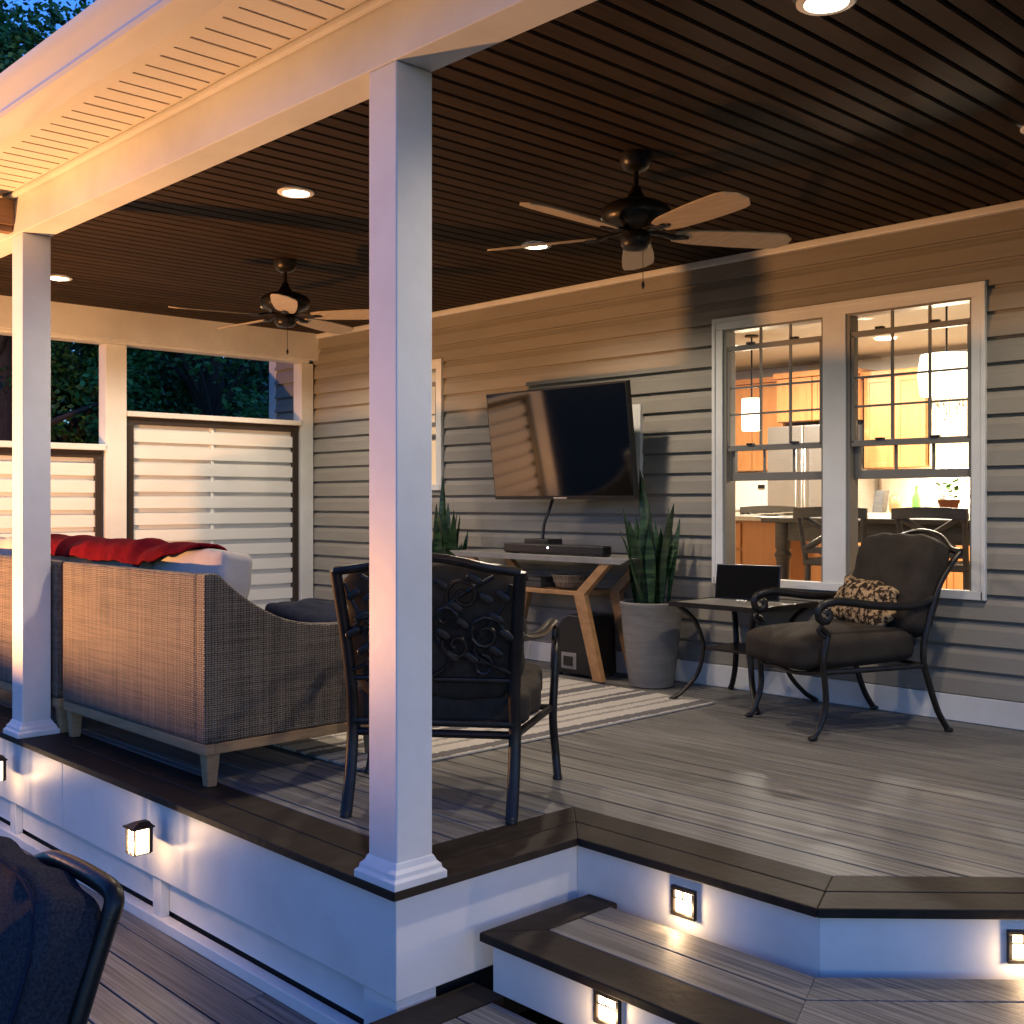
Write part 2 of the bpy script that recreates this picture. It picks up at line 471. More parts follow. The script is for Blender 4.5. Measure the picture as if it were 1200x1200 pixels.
# upper deck
dk = thing('upper_deck', kind='structure')
EDGE = [(-8.62, 2.0), (-2.59, 2.0), (-2.59, 2.775), (-1.681, 2.775), (1.0, 2.775 + 2.681)]
m = MB()
for d0, d1 in ((0, .137), (.142, .279)):
    strip(m, EDGE, d0, d1, -.028, 0)
m.build('border_boards', 'border', dk, bevel=.004)
m = MB()
PIT = .1455
y0s = 3.056
lim = lambda y: -1.681 - .279 * .4142 + (y - (2.775 + .279)) 
rows = [y0s + i * PIT for i in range(0, 19)] + [y0s - (i + 1) * PIT for i in range(6)]
for yb in rows:
    y1 = yb + PIT - .0085
    if yb < y0s - .001:
        yb2 = max(yb, 2.282)
        if y1 - yb2 < .02: continue
        xs = [(-8.55, -2.873)]
        for a, b in xs: m.box(a, b, yb2, y1, -.025, -.001)
    else:
        y1 = min(y1, 5.66)
        if y1 - yb < .02: continue
        c1 = -5.9 + random.uniform(-.8, .8); c2 = c1 + random.uniform(2.6, 3.4)
        for a, b in (((-8.55, c1), (c1 + .002, 1.6)) if random.random() < .3 else ((-8.55, 1.6),)):
            poly = [(a, yb), (b, yb), (b, y1), (a, y1)]
            # keep x - y <= limit
            poly = clip(poly, (1, -1), lim(0) - .003)
            if len(poly) > 2: m.prism([(p[0], p[1], -.025) for p in poly], (0, 0, .024))
m.build('decking', 'deck', dk, bevel=.003)
m = MB()
m.box(-8.5, -2.70, 2.14, 5.66, -.20, -.032)
m.prism([(-2.71, 2.88, -.17), (-1.73, 2.88, -.17), (.9, 5.50, -.17), (.9, 5.66, -.17), (-2.71, 5.66, -.17)], (0, 0, .135))
m.build('joists', 'dark_gap', dk)
# white fascia boards
m = MB(); strip(m, [(-8.62, 2.0), (-5.052, 2.0)], .03, .055, -.335, -.03); strip(m, [(-5.049, 2.0)] + EDGE[1:], .03, .055, -.335, -.03); strip(m, EDGE[2:], .031, .054, -.52, -.336)
m.build('fascia', 'white', dk, bevel=.003)
# skirt: recessed panel, battens, bottom rail
m = MB(); m.box(-8.6, -2.80, 2.085, 2.10, -.478, -.33); m.build('skirt_panel', 'white', dk)
m = MB(); m.box(-8.6, -2.79, 2.101, 2.12, -.539, -.40); m.build('skirt_gap_shade', 'dark_gap', dk)  # black strip puts shade into the slot above the bottom rail
m = MB()
m.box(-8.6, -2.74, 2.036, 2.084, -.5395, -.497)
for bx in (-4.17, -5.70, -7.25): m.box(bx - .035, bx + .035, 2.048, 2.084, -.497, -.336)
m.box(-2.79, -2.628, 2.038, 2.19, -.538, -.336)
m.build('skirt_trim', 'white', dk, bevel=.003)
m = MB(); m.box(-3.2, -2.66, 2.2, 2.8, -.55, -.34); m.build('hole_shade_block', 'dark_gap', dk)  # solid black block stands in for shade in the hole beside the steps

# steps
st = thing('deck_steps', kind='structure')
T1 = [(-2.551, 2.79), (-2.551, 2.295), (-1.484, 2.295), (1.3, 2.295 + 2.784)]
def tread(T, z, rise, dl, rows_, fac=True):
    m = MB()
    left = [T[0], T[1]]; front = T[1:]
    # mitred border: left side dl wide, front .165 wide
    xi = T[1][0] + dl; yi = T[1][1] + .165
    m.prism([(T[0][0], T[0][1], z - .028), (T[1][0], T[1][1], z - .028), (xi, yi, z - .028), (xi, T[0][1], z - .028)], (0, 0, .028))
    a = offset(front, 0); b = offset(front, .165)
    q = [a[0], a[1], b[1], Vector((xi, yi))]; m.prism([(p.x, p.y, z - .028) for p in q], (0, 0, .028))
    q = [a[1], a[2], b[2], b[1]]; m.prism([(p.x, p.y, z - .028) for p in q], (0, 0, .028))
    m.build('border_boards', 'border', st, bevel=.004)
    m = MB()
    for r_ in range(rows_):
        d0 = .170 + r_ * .1455; d1 = d0 + .140
        a = offset(front, d0); b = offset(front, d1)
        q = [Vector((xi + .004, a[0].y)), a[1], b[1], Vector((xi + .004, b[0].y))]; m.prism([(p.x, p.y, z - .026) for p in q], (0, 0, .025))
        q = [a[1], a[2], b[2], b[1]]; m.prism([(p.x, p.y, z - .026) for p in q], (0, 0, .025))
    m.build('tread_boards', 'deck', st, bevel=.003)
    m = MB(); strip(m, T, .03, .052, z - rise + .001, z - .028); m.build('riser', 'white', st, bevel=.002)
tread(T1, -.18, .18, .125, 2)
T2 = [(-2.615, 2.33), (-2.615, 1.82), (-1.29, 1.82), (1.6, 1.82 + 2.89)]
tread(T2, -.36, .178, .14, 2)

# ------------------------------------------------------------------ house
hs = thing('house', label='greige lap-sided house wall with lit kitchen windows behind the porch', cat='house')
W1 = (-4.14, -2.48, .63, 2.236)   # double window opening incl. casing
W2 = (-7.62, -6.734, 1.22, 2.236)
def siding(mb, x0, x1, z0, z1, yw=YW, pitch=.1302, zref=1.051):
    k0 = math.floor((z0 - zref) / pitch)
    prof = [(0, -.031), (.012, -.032), (.60, -.026), (.74, -.019), (.86, -.015), (.885, -.004), (1.0, -.003)]
    k = k0
    while zref + k * pitch < z1:
        zb = zref + k * pitch
        for i in range(len(prof)):
            a = prof[i]
            za = zb + a[0] * pitch; ya = yw + a[1]
            if i == len(prof) - 1:
                zb2 = zb + pitch; yb2 = yw - .031; za = zb2; ya = yw + a[1]
            else:
                zb2 = zb + prof[i + 1][0] * pitch; yb2 = yw + prof[i + 1][1]
            if max(za, zb2) <= z0 or min(za, zb2) >= z1: 
                if not (i == len(prof) - 1 and z0 < zb2 < z1): continue
            ca, cb = za, zb2; ya_, yb_ = ya, yb2
            if zb2 > za + 1e-6:
                if ca < z0: t = (z0 - za) / (zb2 - za); ca = z0; ya_ = ya + (yb2 - ya) * t
                if cb > z1: t = (z1 - za) / (zb2 - za); cb = z1; yb_ = ya + (yb2 - ya) * t
            mb.add([(x0, ya_, ca), (x1, ya_, ca), (x1, yb_, cb), (x0, yb_, cb)], [(0, 1, 2, 3)])
        k += 1
m = MB()
XL, XR = -9.16, 2.0
ZB = .12
for (a, b, c, d) in ((XL, W2[0], ZB, 5.2), (W2[1], W1[0], ZB, 5.2), (W1[1], XR, ZB, 5.2),
                     (W2[0], W2[1], ZB, W2[2]), (W2[0], W2[1], W2[3], 5.2), (W1[0], W1[1], ZB, W1[2]), (W1[0], W1[1], W1[3], 5.2)):
    siding(m, a, b, c, d)
# siding outside the porch runs lower
siding(m, XL, -8.62, -.6, ZB)
m.build('siding', 'siding', hs)
# wall core (inside face = kitchen wall)
m = MB()
for (a, b, c, d) in ((-9.24, W2[0] + .03, -.79, 5.2), (W2[1] - .03, W1[0] + .03, -.79, 5.2), (W1[1] - .03, XR, -.79, 5.2),
                     (W2[0] + .03, W2[1] - .03, -.79, W2[2] + .03), (W2[0] + .03, W2[1] - .03, W2[3] - .03, 5.2),
                     (W1[0] + .03, W1[1] - .03, -.79, W1[2] + .03), (W1[0] + .03, W1[1] - .03, W1[3] - .03, 5.2)):
    m.box(a, b, YW, YW + .14, c, d)
m.build('wall', 'kwall', hs)
m = MB()
m.box(-8.54, 1.95, YW - .034, YW - .001, .0, .135)
m.build('baseboard', 'white', hs, bevel=.003)
m = MB(); m.box(-9.26, -9.14, YW - .03, YW - .001, -.6, 5.2); m.build('corner_board', 'white', hs, bevel=.003)
m = MB(); m.box(-8.44, 1.95, YW - .055, YW - .001, ZC - .042, ZC - .002); m.build('crown_molding', 'white', hs, bevel=.006)
# gable end + roof above (keeps the sky off the porch)
m = MB(); m.box(-9.24, -9.16, YW + .14, 10.9, -.79, 5.2); m.box(XR - .1, XR, YW + .14, 10.9, -.79, 5.2); m.box(-9.16, XR - .1, 10.8, 10.9, -.79, 5.2)
m.build('outer_wall', 'siding', hs)
m = MB(); m.prism([(-9.6, 5.2, 5.2), (-9.6, 8.25, 7.2), (-9.6, 11.4, 5.2)], (12, 0, 0)); m.build('roof', 'shingle', hs)

def window(x0, x1, z0, z1, units, name='window', lower=True):
    """casing with one or more double-hung units; top sash dropped a little, lower sash raised"""
    cw = .062
    m = MB()
    yo = YW - .042
    m.box(x0, x1, yo, YW + .01, z1 - cw, z1)
    m.box(x0, x1, yo - .008, YW + .01, z0, z0 + .045)
    m.box(x0, x0 + cw, yo, YW + .01, z0 + .045, z1 - cw)
    m.box(x1 - cw, x1, yo, YW + .01, z0 + .045, z1 - cw)
    for (a, b) in zip(units[:-1], units[1:]): m.box(a[1], b[0], yo + .003, YW + .062, z0 + .045, z1 - cw)
    # raised outer bead
    m.box(x0 - .012, x1 + .012, yo - .008, yo + .02, z1 - .016, z1 + .01)
    m.box(x0 - .012, x0 + .012, yo - .008, yo + .02, z0, z1 - .016)
    m.box(x1 - .012, x1 + .012, yo - .008, yo + .02, z0, z1 - .016)
    fr = m.build(name, 'white', hs, bevel=.003)
    for (a, b) in units:
        zt = z1 - cw; zb = z0 + .045
        s = MB()
        # dark jamb liners and tracks
        s.box(a, a + .022, YW - .030, YW + .06, zb, zt); s.box(b - .012, b, YW - .030, YW + .06, zb, zt)
        s.box(a + .022, b - .012, YW - .030, YW + .06, zt - .012, zt)
        s.build('jamb_liner', 'sash', fr)
        yu, yl = YW - .026, YW + .008
        zr = z0 + (z1 - z0) * .515            # meeting rail ~1.44
        ztop = z1 - .185
        def rail(mb, za, zb_, yy, xa=a + .028, xb=b - .012, t=.03): mb.box(xa, xb, yy, yy + t, za, zb_)
        s = MB()
        rail(s, ztop - .012, ztop + .02, yu); rail(s, zr - .022, zr + .012, yu)
        s.box(a + .028, a + .045, yu, yu + .03, zr, ztop); s.box(b - .028, b - .012, yu, yu + .03, zr, ztop)
        us = s.build('upper_sash', 'sash', fr, bevel=.002)
        s = MB()
        w_ = b - a
        gx = [a + .045 + (w_ - .07) * f_ for f_ in (.345, .675)]
        for x_ in gx: s.box(x_ - .007, x_ + .007, yu + .008, yu + .02, zr + .013, zt - .013)
        for z_ in (ztop - .235, ztop - .395): s.box(a + .045, b - .028, yu + .0095, yu + .0185, z_ - .006, z_ + .006)
        s.build('muntin', 'sash', us)
        s = MB(); s.add([(a + .03, yu + .014, zr), (b - .014, yu + .014, zr), (b - .014, yu + .014, zt - .01), (a + .03, yu + .014, zt - .01)], [(0, 1, 2, 3)]); s.build('pane', 'glass', us)
        for x_ in (a + w_ * .28, a + w_ * .72):
            s = MB(); s.box(x_ - .022, x_ + .022, yu - .012, yu + .02, ztop + .02, ztop + .032); s.build('latch', 'black', us)
            s = MB(); s.box(x_ - .022, x_ + .022, yu - .012, yu + .02, zr + .012, zr + .022); s.build('latch', 'black', us)
        zl = z0 + (z1 - z0) * .39             # raised bottom rail
        s = MB()
        rail(s, zl, zl + .048, yl, a + .028, b - .012); rail(s, zr - .02, zr + .014, yl, a + .028, b - .012)
        s.box(a + .028, a + .058, yl, yl + .03, zl + .048, zr - .02); s.box(b - .036, b - .012, yl, yl + .03, zl + .048, zr - .02)
        ls = s.build('lower_sash', 'sash', fr, bevel=.002)
        for x_ in gx:
            s = MB(); s.box(x_ - .003, x_ + .011, yl + .008, yl + .02, zl + .048, zr - .02); s.build('muntin', 'sash', ls)
        s = MB(); s.add([(a + .03, yl + .014, zl + .02), (b - .014, yl + .014, zl + .02), (b - .014, yl + .014, zr), (a + .03, yl + .014, zr)], [(0, 1, 2, 3)]); s.build('pane', 'glass', ls)
window(W1[0], W1[1], W1[2], W1[3], [(-4.078, -3.395), (-3.252, -2.542)])
window(W2[0], W2[1], W2[2], W2[3], [(-7.558, -6.796)])

# ------------------------------------------------------------------ kitchen behind the windows
kt = thing('kitchen_room', kind='structure')
m = MB()
yy = 5.85
while yy < 10.7:
    m.box(-8.9, 1.7, yy, yy + .118, .06, .10); yy += .12
m.build('floor', 'kfloor', kt)
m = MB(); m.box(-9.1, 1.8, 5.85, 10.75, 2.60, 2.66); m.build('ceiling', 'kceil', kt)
m = MB(); m.box(-9.1, 1.8, 10.66, 10.75, .10, 2.60); m.box(-9.1, -9.0, 5.85, 10.66, .10, 2.6); m.box(-.4, -.3, 5.85, 10.66, .10, 2.6); m.build('wall', 'kwall', kt)
for kx, ky in ((-6.3, 8.9), (-3.6, 9.2), (-5.0, 9.4)):  # added fill lamps with glowing discs, brightening the kitchen from its ceiling
    m = MB(); m.lathe([(.09, 2.59), (.09, 2.597)], (kx, ky, 0), 20); cl = m.build('fill_disc', emis('fill_disc_glow', (1, .85, .62), 8), kt)
    l = bpy.data.lights.new('kitchen_fill', 'AREA'); l.shape = 'DISK'; l.size = .18; l.energy = 32; l.color = (1, .93, .80)
    o = bpy.data.objects.new('kitchen_fill', l); col.objects.link(o); o.parent = cl; o.location = (kx, ky, 2.585)
def door_panels(mb, x0, x1, z0, z1, y, n):
    w_ = (x1 - x0) / n
    for i in range(n):
        a = x0 + i * w_ + .006; b = a + w_ - .012
        mb.box(a, b, y - .02, y, z0 + .006, z1 - .006)
        t = .055
        mb.box(a, a + t, y - .03, y - .019, z0 + .006, z1 - .006); mb.box(b - t, b, y - .03, y - .019, z0 + .006, z1 - .006)
        mb.box(a + t, b - t, y - .03, y - .019, z0 + .006, z0 + t); mb.box(a + t, b - t, y - .03, y - .019, z1 - t, z1 - .006)
def cabinet(x0, x1, z0, z1, yf, yb, n, label, top=False, group=None, wood='maple'):
    t = thing('kitchen_cabinet', ((x0 + x1) / 2, yf, z0), label=label, cat='cabinet', group=group)
    m = MB(); m.box(x0, x1, yf, yb, z0, z1); m.build('carcass', wood, t, world=True)
    m = MB(); door_panels(m, x0, x1, z0, z1, yf - .001, n); m.build('door', wood, t, bevel=.003, world=True)
    if top:
        m = MB(); m.box(x0 - .02, x1 + .02, yf - .05, yb, z1 + .002, z1 + .042); m.build('worktop', 'stone', t, bevel=.004, world=True)
    else:
        m = MB(); m.box(x0 - .03, x1 + .03, yf - .05, yb, z1 + .001, z1 + .06); m.build('cornice', 'maple', t, bevel=.008, world=True)
    return t
cabinet(-8.2, -6.62, 1.46, 2.40, 10.3, 10.65, 4, 'tall orange maple wall cabinet behind the left pendant lamp')
cabinet(-6.58, -5.74, 1.95, 2.40, 10.1, 10.65, 2, 'short orange maple cabinet above the steel fridge')
cabinet(-5.70, -5.05, 1.46, 2.36, 10.3, 10.65, 2, 'narrow orange maple wall cabinet right of the fridge')
cabinet(-5.03, -4.10, 1.46, 2.36, 10.32, 10.65, 2, 'pale maple wall cabinet above the bright backsplash', wood='pale_maple')
cabinet(-4.06, -2.3, 1.46, 2.36, 10.3, 10.65, 3, 'pale maple wall cabinet behind the chandelier', wood='pale_maple')
cabinet(-8.2, -6.62, .12, .98, 10.05, 10.65, 3, 'orange maple base cabinet left of the fridge', top=True)
cabinet(-5.70, -2.3, .12, .98, 10.05, 10.65, 7, 'long orange maple base cabinet under the bright backsplash', top=True)
m = MB(); m.box(-5.70, -2.3, 10.63, 10.655, 1.023, 1.455); m.box(-8.2, -6.62, 10.63, 10.655, 1.023, 1.455)
m.build('backsplash', 'tile', kt)
# fridge
t = thing('fridge', (-6.16, 9.9, .1), label='tall stainless steel fridge seen through the left window', cat='fridge')
m = MB(); m.box(-6.58, -5.74, 9.95, 10.65, .10, 1.90); m.build('body', 'steel', t, bevel=.01, world=True)
for a, b in ((-6.575, -6.165), (-6.155, -5.745)):
    m = MB(); m.box(a, b, 9.90, 9.947, .62, 1.895); d_ = m.build('door', 'steel', t, bevel=.01, world=True)
    m = MB(); hx = b - .045 if a < -6.3 else a + .045
    m.tube([(hx, 9.895, .75), (hx, 9.85, .78), (hx, 9.85, 1.65), (hx, 9.895, 1.68)], .012); m.build('handle', 'steel', d_, smooth=True, world=True)
m = MB(); m.box(-6.575, -5.745, 9.90, 9.947, .12, .60); m.build('freezer_drawer', 'steel', t, bevel=.01, world=True)
# microwave
t = thing('microwave', (-7.0, 10.1, 1.03), label='ivory microwave on the worktop seen at the left window edge', cat='microwave')
m = MB(); m.box(-7.35, -6.72, 10.12, 10.6, 1.03, 1.38); m.build('case', 'ivory', t, bevel=.01, world=True)
m = MB(); m.box(-7.33, -6.88, 10.105, 10.118, 1.05, 1.36); m.build('door', 'ivory', t, world=True)
m = MB(); m.box(-6.83, -6.75, 10.105, 10.118, 1.27, 1.31); m.build('display', 'black', t, world=True)
# island
t = thing('kitchen_island', (-4.9, 7.2, .1), label='orange maple kitchen island with pale worktop behind the left window', cat='island')
m = MB(); m.box(-5.55, -4.58, 7.2, 7.9, .10, .985); m.build('carcass', 'maple', t, world=True)
m = MB(); m.box(-5.52, -5.01, 7.182, 7.198, .13, .76); m.box(-5.52, -5.01, 7.182, 7.198, .775, .97); m.build('door', 'maple', t, bevel=.004, world=True)
m = MB(); m.box(-5.62, -4.52, 7.12, 7.95, .987, 1.022); m.build('worktop', 'stone', t, bevel=.004, world=True)
m = MB()
for i in range(5):
    a = random.uniform(-.3, .3); rot = Matrix.Rotation(a, 3, 'Z')
    m.box(-5.1 + .10 * i, -4.85 + .10 * i, 7.25 + .05 * (i % 2), 7.45 + .05 * (i % 2), 1.0235 + .006 * i, 1.0285 + .006 * i, rot)
tag(m.build('paper_stack', 'ivory'), 'loose white papers spread on the kitchen island', 'papers')
# dining table (counter height)
t = thing('dining_table', (-3.9, 7.1, .1), label='charcoal dining table with turned legs behind the kitchen windows', cat='table')
m = MB(); m.box(-4.52, -2.75, 6.72, 7.75, .985, 1.02); m.build('tabletop', 'dark_wood', t, bevel=.006, world=True)
m = MB(); m.box(-4.42, -2.85, 6.80, 6.83, .86, .984); m.box(-4.42, -2.85, 7.64, 7.67, .86, .984); m.box(-4.42, -4.39, 6.83, 7.64, .86, .984); m.box(-2.88, -2.85, 6.83, 7.64, .86, .984)
m.build('apron', 'dark_wood', t, world=True)
for lx in (-4.40, -2.87):
    for ly in (6.82, 7.65):
        m = MB(); m.lathe([(.05, 0), (.045, .05), (.06, .12), (.05, .18), (.036, .24), (.042, .5), (.048, .62), (.062, .66), (.045, .69), (.055, .71), (.055, .885)], (lx, ly, .10), 14)
        m.build('leg', 'dark_wood', t, smooth=True, world=True)
def xchair(x, y, rz, label):
    t = thing('dining_chair', (x, y, .10), rz, label=label, cat='chair', group='dark x-back chairs round the kitchen table')
    m = MB(); m.box(-.21, .21, -.2, .2, .62, .665); m.build('seat', 'dark_wood', t, bevel=.01)
    m = MB()
    top = smooth_path([(-.24, .25, .955), (0, .285, .965), (.24, .25, .955)], 6)
    for p, q in zip(top[:-1], top[1:]): m.prism([(p.x, p.y, p.z - .03), (q.x, q.y, q.z - .03), (q.x, q.y, q.z + .035), (p.x, p.y, p.z + .035)], (0, .025, 0))
    for s_ in (-1, 1): m.tube([(.19 * s_, .19, .66), (.215 * s_, .25, .94)], .018)
    m.box(-.2, .2, .20, .225, .70, .74)
    for s_ in (-1, 1): m.tube([(.18 * s_, .215, .73), (-.18 * s_, .25, .93)], .021, up=(0, 1, 0))
    m.build('backrest', 'dark_wood', t, smooth=40)
    for s_ in (-1, 1):
        for u in (-.18, .18):
            m = MB(); m.tube([(.19 * s_, u, 0), (.185 * s_, u * .95, .62)], [.016, .022]); m.build('leg', 'dark_wood', t, smooth=True)
    m = MB(); m.tube([(-.19, -.18, .22), (.19, -.18, .22)], .012); m.build('stretcher', 'dark_wood', t, smooth=True)
    m = MB(); m.tube([(-.19, .18, .3), (.19, .18, .3)], .012); m.build('stretcher', 'dark_wood', t, smooth=True)
xchair(-4.85, 7.98 - .45, R(60), 'dark x-back chair between the island and the table leg')
xchair(-3.80, 6.62, R(188), 'dark x-back chair at the left edge of the right window')
xchair(-3.08, 6.60, R(176), 'dark x-back chair behind the cushioned armchair, seen through right window')
# kitchen plant
t = thing('potted_plant', (-3.50, 7.45, 1.02), label='small leafy plant in terracotta pot on the kitchen table', cat='plant')
m = MB(); m.lathe([(.045, 0), (.065, .10), (.072, .10), (.072, .125), (.06, .125), (.055, .11)], (0, 0, 0), 18); m.build('pot', 'terracotta', t, smooth=True)
m = MB(); rnd = random.Random(3)
for i in range(60):
    a = rnd.uniform(0, 2 * PI); r_ = rnd.uniform(0, .11); z_ = .13 + rnd.uniform(0, .12)
    c = Vector((r_ * math.cos(a), r_ * math.sin(a), z_)); d = Vector((math.cos(a), math.sin(a), rnd.uniform(-.3, .8))).normalized() * .05; s_ = Vector((-math.sin(a), math.cos(a), 0)) * .02
    m.add([c, c + d * .5 + s_, c + d, c + d * .5 - s_], [(0, 1, 2, 3)])
m.build('foliage', 'kplant', t)
# kettle-ish canister
m = MB(); m.lathe([(.05, 0), (.06, .03), (.06, .14), (.03, .17), (.012, .19), (.012, .20)], (-5.35, 10.25, 1.023), 18)
tag(m.build('canister', 'acacia', smooth=True), 'small orange canister on the worktop left of the bright backsplash', 'canister')
for bx, bh, bm, lab in ((-5.12, .26, 'kplant', 'tall green bottle on the worktop in front of the backsplash'), (-4.86, .17, 'steel', 'short steel jar on the worktop near the kitchen plant'), (-5.52, .22, 'dark_wood', 'dark knife block at the left end of the right-window worktop')):
    m = MB()
    if bm == 'dark_wood': m.prism([(bx - .05, 10.2, 1.023), (bx + .05, 10.2, 1.023), (bx + .05, 10.26, 1.023 + bh), (bx - .05, 10.26, 1.023 + bh)], (0, .10, 0))
    else: m.lathe([(.035, 0), (.04, .01), (.04, bh * .55), (.014, bh * .75), (.014, bh)] if bm == 'kplant' else [(.04, 0), (.045, .01), (.045, bh * .85), (.03, bh * .9), (.03, bh)], (bx, 10.22, 1.023), 16)
    o = m.build({'kplant': 'bottle', 'steel': 'jar', 'dark_wood': 'knife_block'}[bm], bm, smooth=40)
    tag(o, lab, {'kplant': 'bottle', 'steel': 'jar', 'dark_wood': 'knife block'}[bm])
# pendants
def point(name, loc, power, color, r=.05, parent=None):
    l = bpy.data.lights.new(name, 'POINT'); l.energy = power; l.color = color; l.shadow_soft_size = r
    o = bpy.data.objects.new(name, l); col.objects.link(o); o.location = loc
    if parent is not None: o.parent = parent
    return o
t = thing('pendant_lamp', (-5.74, 8.4, 2.6), label='glowing glass drum pendant above the island, left window', cat='pendant lamp')
m = MB(); m.tube([(0, 0, 0), (0, 0, -.56)], .008); m.lathe([(.06, -.02), (.06, 0)], (0, 0, 0), 16); m.build('stem', 'bronze', t, smooth=True)
m = MB(); m.lathe([(.085, -.84), (.09, -.70), (.085, -.56)], (0, 0, 0), 20); m.build('lamp_shade', 'pend_glass', t, smooth=True)
point('pendant_light', (0, 0, -.95), P_KITCHEN, (1, .78, .52), .08, t)
t = thing('chandelier', (-3.54, 7.5, 2.6), label='bright drum chandelier with crystal drops above the kitchen table', cat='chandelier')
m = MB(); m.tube([(0, 0, 0), (0, 0, -.5)], .008); m.lathe([(.06, -.02), (.06, 0)], (0, 0, 0), 16); m.build('stem', 'bronze', t, smooth=True)
m = MB(); m.lathe([(.17, -.74), (.19, -.60), (.17, -.46)], (0, 0, 0), 26); m.build('lamp_shade', 'pend_glass', t, smooth=True)
m = MB(); rnd = random.Random(5)
for i in range(40):
    a = rnd.uniform(0, 2 * PI); r_ = rnd.uniform(.02, .13); l_ = .20 * (1 - r_ / .16) + .03
    m.lathe([(.002, -l_), (.008, -l_ + .015), (.002, -l_ + .03), (.002, 0)], (r_ * math.cos(a), r_ * math.sin(a), -.745), 5)
m.build('crystal_drop', 'stone', t)
point('chandelier_light', (0, 0, -1.0), P_KITCHEN * 1.0, (1, .80, .55), .06, t)
t = thing('undercabinet_light', (-4.5, 10.4, 1.455), label='bright light strip under the maple wall cabinets', cat='light strip')
m = MB(); m.box(-5.0, -3.9, 10.36, 10.42, 1.438, 1.456); m.build('lens', 'undercab', t, world=True)
l = bpy.data.lights.new('undercabinet_lamp', 'AREA'); l.shape = 'RECTANGLE'; l.size = 1.6; l.size_y = .1; l.energy = 14; l.color = (1, .86, .66)
o = bpy.data.objects.new('undercabinet_lamp', l); col.objects.link(o); o.parent = t; o.location = (.1, 0, -.03); o.rotation_euler = (R(25), 0, 0)

# ------------------------------------------------------------------ porch roof: ceiling, beam, soffit, gutter
pr_ = thing('porch_roof', label='porch roof with dark plank ceiling, white beam and vented soffit', cat='porch roof')
m = MB(); x = -8.44
while x < 1.95:
    yseg = random.choice((3.2, 3.9, 4.6, 6))
    for a, b in ((2.17, min(yseg, 5.69)), (yseg + .002, 5.69)):
        if b > a + .05:
            zz = ZC + .0
            m.prism([(x + .003, a, zz + .007), (x + .009, a, zz), (x + .085, a, zz), (x + .091, a, zz + .007), (x + .091, a, zz + .02), (x + .003, a, zz + .02)], (0, b - a, 0))
    x += .1
m.build('plank_ceiling', 'ceiling', pr_)
m = MB(); m.box(-8.5, 2.0, 2.16, 5.72, ZC + .021, ZC + .04); m.build('ceiling_backing', 'ceil_gap', pr_)
m = MB()
m.box(-8.70, 2.0, 2.03, 2.172, 2.425, 2.66)           # front beam
m.box(-8.66, -8.44, 2.172, 5.70, 2.385, 2.66)         # end beam
m.box(-8.62, -8.47, 2.2, 5.60, 2.36, 2.3845)
m.build('beam', 'white', pr_, bevel=.004)
m = MB(); m.box(-8.9, 2.0, 2.0, 2.029, 2.597, 2.6215); m.build('beam_molding', 'white', pr_, bevel=.008)
m = MB(); m.box(-8.9, 2.0, 1.60, 2.03, 2.622, 2.64)
m.box(-8.9, 2.0, 1.655, 1.745, 2.617, 2.6215)
m.build('soffit', 'soffit', pr_)
m = MB(); x = -8.8; k = 0
rnd = random.Random(2)
while x < 1.9:
    m.box(x, x + (.008 if k % 2 else .005), 1.747, 1.990, 2.6195, 2.6225); x += .098 if k % 2 else .108; k += 1
m.build('soffit_groove', 'groove', pr_)
# gutter, ogee section swept along X
prof = [(1.69, 2.616), (1.60, 2.612), (1.582, 2.618), (1.575, 2.632), (1.578, 2.645), (1.570, 2.665), (1.548, 2.69), (1.533, 2.715), (1.528, 2.735), (1.536, 2.738), (1.69, 2.735)]
m = MB(); m.prism([(-8.95, a, b) for a, b in prof], (10.9, 0, 0)); m.build('gutter', 'gutter', pr_, smooth=30)
m = MB(); m.prism([(-8.95, 1.66, 2.737), (-8.95, 5.69, 4.0), (-8.95, 5.69, 4.05), (-8.95, 1.66, 2.752)], (10.95, 0, 0)); m.prism([(-8.7, 1.75, 2.66), (-8.7, 5.65, 2.66), (-8.7, 5.65, 3.95), (-8.7, 1.75, 2.78)], (.05, 0, 0))
m.build('roof', 'shingle', pr_)
m = MB(); m.box(-8.7, 2.0, 1.75, 5.68, 2.663, 2.70); m.build('attic_floor', 'ceil_gap', pr_)

# cedar beam of the pergola meeting the soffit
t = thing('pergola_beam', (-5.75, 2.0, 2.5), label='rough cedar pergola beam end under the soffit at far left', cat='timber beam')
m = MB(); m.prism([(-5.62, 2.026, 2.47), (-5.62, 2.026, 2.595), (-5.62, -1.2, 2.595), (-5.62, -1.2, 2.47)], (-.10, 0, 0)); m.build('rafter', 'timber', t, bevel=.005, world=True)
m = MB(); m.box(-5.70, -5.64, 1.93, 2.026, 2.44, 2.469); m.build('bracket', 'timber', t, world=True)

# posts
def post(x, y, label, h=2.425):
    t = thing('porch_post', (x, y, 0), label=label, cat='post', group='white square porch posts')
    m = MB(); m.box(-.068, .068, -.068, .068, 0, h + .001 - .002); m.build('shaft', 'white', t, bevel=.004)
    m = MB()
    pf = [(.100, .0), (.100, .022), (.090, .030), (.088, .042), (.078, .052), (.072, .066), (.069, .070)]
    vs = []; fs = []
    for (r_, z_) in pf: vs += [(-r_, -r_, z_), (r_, -r_, z_), (r_, r_, z_), (-r_, r_, z_)]
    for i in range(len(pf) - 1):
        for j in range(4): fs.append((i * 4 + j, i * 4 + (j + 1) % 4, (i + 1) * 4 + (j + 1) % 4, (i + 1) * 4 + j))
    fs.append((3, 2, 1, 0)); fs.append(tuple(range(len(vs) - 4, len(vs))))
    m.add(vs, fs); m.build('base_molding', 'white', t, bevel=.002)
    return t
